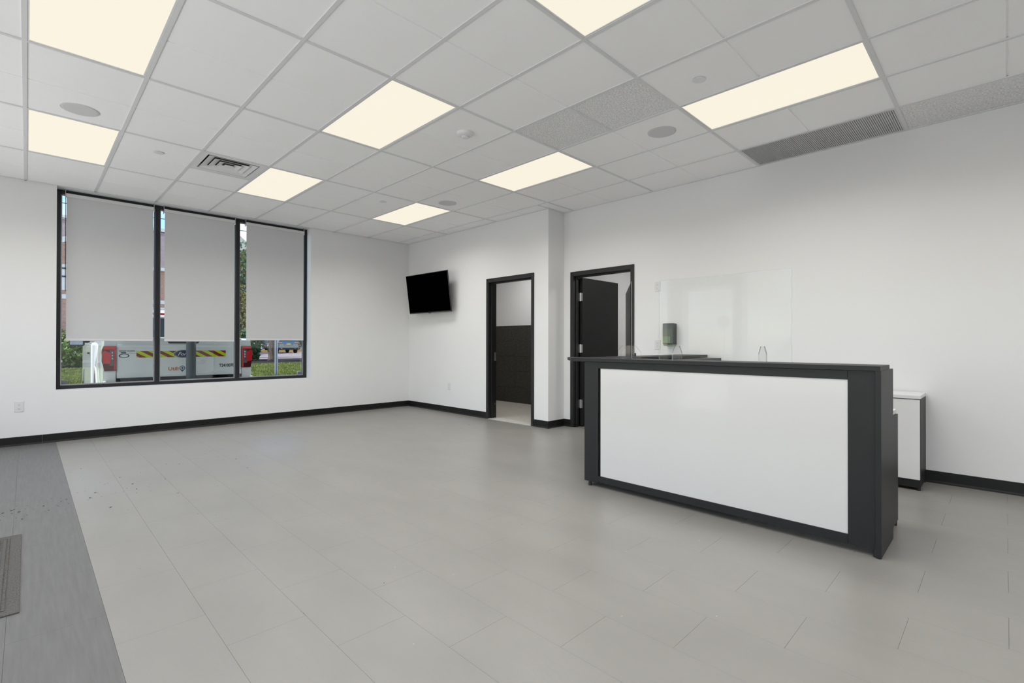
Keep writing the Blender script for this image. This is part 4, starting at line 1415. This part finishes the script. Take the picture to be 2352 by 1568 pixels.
    for s in (-1, 1):
        a = [(s * 0.935, 1.95, 1.36), (s * 0.915, 3.95, 1.37), (s * 0.752, 3.42, 1.86), (s * 0.765, 2.10, 1.88)]
        if s > 0:
            quad(*a, 0.006, 'side_glass', M['carglass'])
        else:
            quad(a[1], a[0], a[3], a[2], 0.006, 'side_glass', M['carglass'])
    P(MB().bbox(-0.17, 0.17, 1.815, 1.86, 1.825, 1.865, 0.006), 'brake_lamp', M['lampred'])
    hd = MB().prism([(4.05, 0.50), (5.45, 0.50), (5.52, 0.70), (5.52, 1.16), (5.40, 1.26), (4.05, 1.36)], 'x', -0.97, 0.97)
    P(hd, 'hood', W)
    P(MB().bbox(-0.75, 0.75, 5.51, 5.54, 0.72, 1.12, 0.01), 'front_grille', M['plastic'])
    for s in (-1, 1):
        mi = MB().bbox(min(s * 1.00, s * 1.23), max(s * 1.00, s * 1.23), 3.62, 3.74, 1.27, 1.52, 0.03)
        mo_ = P(mi, 'mirror', M['plastic'])
        P(MB().bbox(min(s * 1.03, s * 1.21), max(s * 1.03, s * 1.21), 3.612, 3.622, 1.295, 1.50, 0.004), 'mirror_glass', M['galv'], parent=mo_)
        P(MB().tube([(s * 0.93, 3.72, 1.36), (s * 1.03, 3.69, 1.36)], 0.03, 8), 'mirror_arm', M['plastic'])
        P(MB().bbox(min(s * .985, s * 1.02), max(s * .985, s * 1.02), 2.15, 2.38, 1.14, 1.17, 0.008), 'door_handle', M['plastic'])
    P(MB().box(-0.85, 0.85, 0.15, 5.2, 0.38, 0.55), 'chassis', M['plastic'])
    return t


pickup()


def suv(loc, rz, paint, label, plate=True):
    """compact SUV, rear at local y=0, facing +y; width 1.85"""
    t = thing('parked_car', loc, label, 'car', rz=rz)

    def P(mb, name, m, parent=None, smooth=False, label=None):
        return mb.build(name, m, parent or t, local=True, smooth=smooth, label=label)
    # loft of lower body: (y, zbottom, zbelt, halfwidth)
    st = [(-0.02, 0.42, 0.86, 0.78), (0.05, 0.34, 1.02, 0.87), (0.35, 0.30, 1.06, 0.92), (1.6, 0.28, 1.04, 0.925), (3.1, 0.28, 1.00, 0.92), (4.0, 0.30, 0.92, 0.89), (4.40, 0.34, 0.80, 0.80), (4.50, 0.42, 0.66, 0.66)]
    v, f_ = [], []
    for (y, zb, zt, hw) in st:
        zm = zb + (zt - zb) * 0.62
        v += [(-hw * .9, y, zb), (-hw, y, zb + 0.12), (-hw, y, zm), (-hw * .93, y, zt), (hw * .93, y, zt), (hw, y, zm), (hw, y, zb + 0.12), (hw * .9, y, zb)]
    for i in range(len(st) - 1):
        for k in range(8):
            f_.append((i * 8 + k, i * 8 + (k + 1) % 8, (i + 1) * 8 + (k + 1) % 8, (i + 1) * 8 + k))
    f_ += [tuple(range(8)), tuple((len(st) - 1) * 8 + k for k in range(7, -1, -1))]
    P(MB().add(v, f_), 'body', paint)
    gh = [(0.10, 1.03, .80), (0.30, 1.40, .68), (0.75, 1.62, .60), (2.0, 1.66, .60), (2.6, 1.58, .61), (3.45, 0.98, .80)]
    v, f_ = [], []
    for (y, z, hw) in gh:
        v += [(-hw, y, z), (hw, y, z)]
    n = len(v)
    v += [(-.86, .10, 1.0), (.86, .10, 1.0), (.86, 3.45, .96), (-.86, 3.45, .96)]
    for i in range(len(gh) - 1):
        f_.append((2 * i, 2 * i + 1, 2 * i + 3, 2 * i + 2))
    f_ += [tuple(2 * i for i in range(len(gh))) + (n + 3, n), tuple(2 * i + 1 for i in range(len(gh))) + (n + 2, n + 1), (n, n + 1, n + 2, n + 3)]
    g = P(MB().add(v, f_), 'roof', paint)

    def quad(A, off, nm, m):
        A = [Vector(p) for p in A]
        nn = (A[1] - A[0]).cross(A[3] - A[0]).normalized() * off
        P(MB().add(A + [p + nn for p in A], [(3, 2, 1, 0), (4, 5, 6, 7), (0, 1, 5, 4), (1, 2, 6, 5), (2, 3, 7, 6), (3, 0, 4, 7)]), nm, m, parent=g)
    quad([(-.70, .135, 1.10), (.70, .135, 1.10), (.60, .31, 1.42), (-.60, .31, 1.42)], 0.012, 'rear_glass', M['carglass'])
    quad([(.72, 3.36, 1.04), (-.72, 3.36, 1.04), (-.58, 2.66, 1.55), (.58, 2.66, 1.55)], 0.012, 'windscreen', M['carglass'])
    for s in (-1, 1):
        a = [(s * .845, .55, 1.07), (s * .84, 3.15, 1.03), (s * .635, 2.52, 1.55), (s * .625, .85, 1.57)]
        a = a if s > 0 else [a[1], a[0], a[3], a[2]]
        quad(a, 0.012, 'side_glass', M['carglass'])
        x0, x1 = sorted((s * .52, s * .90))
        P(MB().prism([(x0, .93), (x1, .93), (x1, 1.0), (x0, 1.02)], 'y', -0.015, 0.22), 'tail_lamp', M['lampred'])
        P(MB().bbox(*sorted((s * .44, s * .80)), 4.30, 4.42, .66, .76, 0.02), 'head_lamp', M['headl'])
        P(MB().bbox(*sorted((s * .93, s * 1.08)), 2.95, 3.06, 1.0, 1.13, 0.03), 'mirror', paint)
        P(MB().bbox(*sorted((s * .50, s * .66)), -0.035, 0.05, .40, .44, 0.012), 'exhaust', M['chrome'])
    P(MB().bbox(-.82, .82, -0.035, 0.25, .30, .50, 0.03), 'lower_bumper', M['plastic'])
    P(MB().bbox(-.62, .62, 4.36, 4.50, .42, .60, 0.02), 'front_grille', M['plastic'])
    if plate:
        P(MB().prism([(-.42, .72), (.42, .72), (.30, .90), (-.30, .90)], 'y', -0.022, 0.05), 'plate_recess', M['plastic'])
        P(MB().prism([(-.36, .74), (.36, .74), (.27, .88), (-.27, .88)], 'y', -0.026, -0.02), 'plate_panel', paint)
        P(MB().bbox(-.155, .155, -0.036, -0.026, .745, .885, 0.004), 'licence_plate', M['amber'])
    for (x, y) in ((-.80, .80), (.80, .80), (-.80, 3.55), (.80, 3.55)):
        wheel(t, x, y, 0.34, 0.22)
    return t


RZ = 0.285
suv((16.93, 46.0, RZ), -0.10, M['carb'], 'blue car parked tail towards us, right of the steel post')
suv((18.15, 58.6, RZ), PI - 0.06, M['card'], 'dark grey car parked nose towards us, behind the tree trunk', plate=False)
suv((8.3, 40.5, RZ), -PI / 2, M['carw'], 'white car far off below the tall leafy tree', plate=False)
suv((-9.9, 3.35, GZ), -PI / 2, M['carw'], 'white car parked nose to the storefront, seen only as a reflection', plate=False)

# yellow kerb behind the parked cars
tag(MB().bbox(12.6, 22.0, 53.1, 53.3, RZ - 0.01, RZ + 0.20, 0.02).build('yellow_kerb', M['kerby']), 'yellow painted kerb behind the parked cars', 'kerb')

# stop sign in front of the storefront (mirrored in the counter screen)
SX, SY, SZ = -21.5, 11.35, 2.45
st_ = thing('stop_sign', (SX, SY, GZ), 'red octagonal stop sign on a post outside the entrance', 'sign')
MB().cyl((SX, SY), 0.03, 'z', GZ, SZ + 0.4, 12).build('post', M['galv'], st_)
oc = [(SY + 0.40 * math.cos(PI / 8 + k * PI / 4), SZ + 0.40 * math.sin(PI / 8 + k * PI / 4)) for k in range(8)]
MB().prism(oc, 'x', SX + 0.031, SX + 0.037).build('rim', M['trimw'], st_)
MB().prism([(SY + (y - SY) * .94, SZ + (z - SZ) * .94) for y, z in oc], 'x', SX + 0.0365, SX + 0.041).build('sign_plate', M['redsign'], st_)
tm = text_mb('STOP', 0.28, 0.0015, bold=0.006, align='CENTER')
FACE_E = Matrix(((0, 0, 1, 0), (1, 0, 0, 0), (0, 1, 0, 0), (0, 0, 0, 1)))
tm.xf(FACE_E).xf(Matrix.Translation((SX + 0.043, SY, SZ - 0.10))).build('lettering', M['trimw'], st_)


# ------------------------------------------------------------------ buildings
def building(x0, x1, y0, label, zs, wins, mwall, gable=None, roof_h=True):
    t = thing('brick_building', ((x0 + x1) / 2, y0 + 6, RZ), label, 'building')
    z_eave, z_top = zs
    MB().box(x0, x1, y0, y0 + 12, RZ, z_eave).build('wall', mwall, t)
    # shingled mansard: sloping front and hips
    v = [(x0 - .4, y0 - .4, z_eave + .1), (x1 + .4, y0 - .4, z_eave + .1), (x1 + .4, y0 + 12.4, z_eave + .1), (x0 - .4, y0 + 12.4, z_eave + .1),
         (x0 + .5, y0 + .9, z_top), (x1 - .5, y0 + .9, z_top), (x1 - .5, y0 + 11, z_top), (x0 + .5, y0 + 11, z_top)]
    f = [(0, 3, 2, 1), (4, 5, 6, 7), (0, 1, 5, 4), (1, 2, 6, 5), (2, 3, 7, 6), (3, 0, 4, 7)]
    MB().add(v, f).build('roof', M['shingle'], t)
    MB().box(x0 + .4, x1 - .4, y0 + .8, y0 + 11.1, z_top, z_top + .28).build('roof_cap', M['trimw'], t)
    MB().box(x0 - .45, x1 + .45, y0 - .45, y0 + 12.45, z_eave - .12, z_eave + .1).build('fascia', M['trimw'], t)
    MB().box(x0 - .02, x1 + .02, y0 - .06, y0, 4.13, 4.40).build('band', M['trimw'], t)
    MB().box(x0 - .02, x1 + .02, y0 - .05, y0, 3.72, 3.86).build('band', M['trimw'], t)
    for (a, b_, c, d) in wins:
        fo = MB()
        fo.box(a - .12, b_ + .12, y0 - .08, y0 - .001, c - .12, c)
        fo.box(a - .12, b_ + .12, y0 - .08, y0 - .001, d, d + .22)
        fo.box(a - .10, a, y0 - .08, y0 - .001, c, d)
        fo.box(b_, b_ + .10, y0 - .08, y0 - .001, c, d)
        wf = fo.build('window', M['trimw'], t)
        MB().box(a, b_, y0 - .03, y0 - .001, c, d).build('pane', M['pane'], wf)
        sh = MB()
        sh.box(a, b_, y0 - .06, y0 - .03, (c + d) / 2 - .05, (c + d) / 2 + .05)
        sh.box((a + b_) / 2 - .04, (a + b_) / 2 + .04, y0 - .06, y0 - .03, c, d)
        sh.build('sash', M['sash'], wf)
    return t


wins = [(-4.5, -3.3, 4.75, 6.2), (-0.9, 0.9, 4.75, 6.2), (1.4, 3.0, 4.75, 6.2), (5.2, 6.55, 4.75, 6.3), (8.6, 9.8, 4.75, 6.3),
        (-4.5, -3.2, 1.3, 3.2), (-1.0, 0.6, 1.3, 3.2), (3.6, 5.0, 1.3, 3.2), (8.2, 9.8, 1.3, 3.2)]
b1 = building(-8, 12.3, 45.0, 'two storey brick building with shingled roof across the road', (6.72, 9.75), wins, M['brick'])
# gabled bay with white rake board on its left part, and entrance column
by = 44.2
MB().box(-1.6, 4.4, by, 45.0, RZ, 6.9).build('bay_wall', M['brick'], b1)
MB().prism([(-1.9, 6.9), (4.7, 6.9), (4.4, 7.9), (2.6, 8.35), (1.4, 7.6)], 'y', by - 0.05, 45.3).build('gable', M['brick'], b1)
MB().prism([(-2.2, 6.75), (-2.2, 6.45), (2.75, 8.25), (4.9, 7.4), (4.9, 7.75), (2.75, 8.62)], 'y', by - 0.35, by + 0.2).build('rake_board', M['trimw'], b1)
MB().box(1.25, 2.9, by - 0.06, by - 0.001, 4.7, 6.42).build('window', M['trimw'], b1)
MB().box(1.4, 2.75, by - 0.10, by - 0.06, 5.55, 5.66).build('sash', M['sash'], b1)
MB().box(1.4, 2.75, by - 0.10, by - 0.06, 6.1, 6.2).build('sash', M['sash'], b1)
MB().box(-1.6, 4.4, by - 0.07, by - 0.001, 4.13, 4.42).build('band', M['trimw'], b1)
MB().box(1.88, 2.35, by - 0.35, by - 0.07, RZ, 2.75).build('column', M['trimw'], b1)
b2 = thing('far_building', (30, 72, RZ), 'peach brick building with cream gable far behind the parked cars', 'building')
MB().box(15.5, 46, 66, 78, RZ, 9.5).build('wall', M['peach'], b2)
MB().add([(15, 65.5, 9.5), (46.5, 65.5, 9.5), (46.5, 78.5, 9.5), (15, 78.5, 9.5), (17, 69, 12.2), (45, 69, 12.2), (45, 76, 12.2), (17, 76, 12.2)],
         [(0, 3, 2, 1), (4, 5, 6, 7), (0, 1, 5, 4), (1, 2, 6, 5), (2, 3, 7, 6), (3, 0, 4, 7)]).build('roof', M['shingle'], b2)
MB().box(14.9, 46.6, 65.3, 65.5, 9.2, 9.7).build('fascia', M['trimw'], b2)
MB().prism([(15.2, 12.0), (22.5, 12.0), (18.8, 15.2)], 'y', 68.5, 76).build('gable', M['siding'], b2)
for (a, c) in ((17.0, 6.6), (19.6, 6.6), (22.4, 6.6), (25.5, 6.6), (17.0, 2.6), (19.6, 2.6), (22.4, 2.6), (25.5, 2.6)):
    wf = MB().box(a - .15, a + 1.35, 65.9, 65.999, c - .15, c + 1.75).build('window', M['trimw'], b2)
    MB().box(a, a + 1.2, 65.86, 65.9, c, c + 1.6).build('pane', M['pane'], wf)

# overhead cables
for k, (z, lb) in enumerate(((9.3, 'upper overhead cable crossing the sky outside'), (8.6, 'lower overhead cable crossing the sky outside'))):
    pts = [(x, 36.0 + k * .6, z - 0.6 + 0.0015 * (x - 8) ** 2) for x in range(-20, 41, 4)]
    tag(MB().tube(pts, 0.022, 6).build('overhead_cable', M['cable']), lb, 'cable')
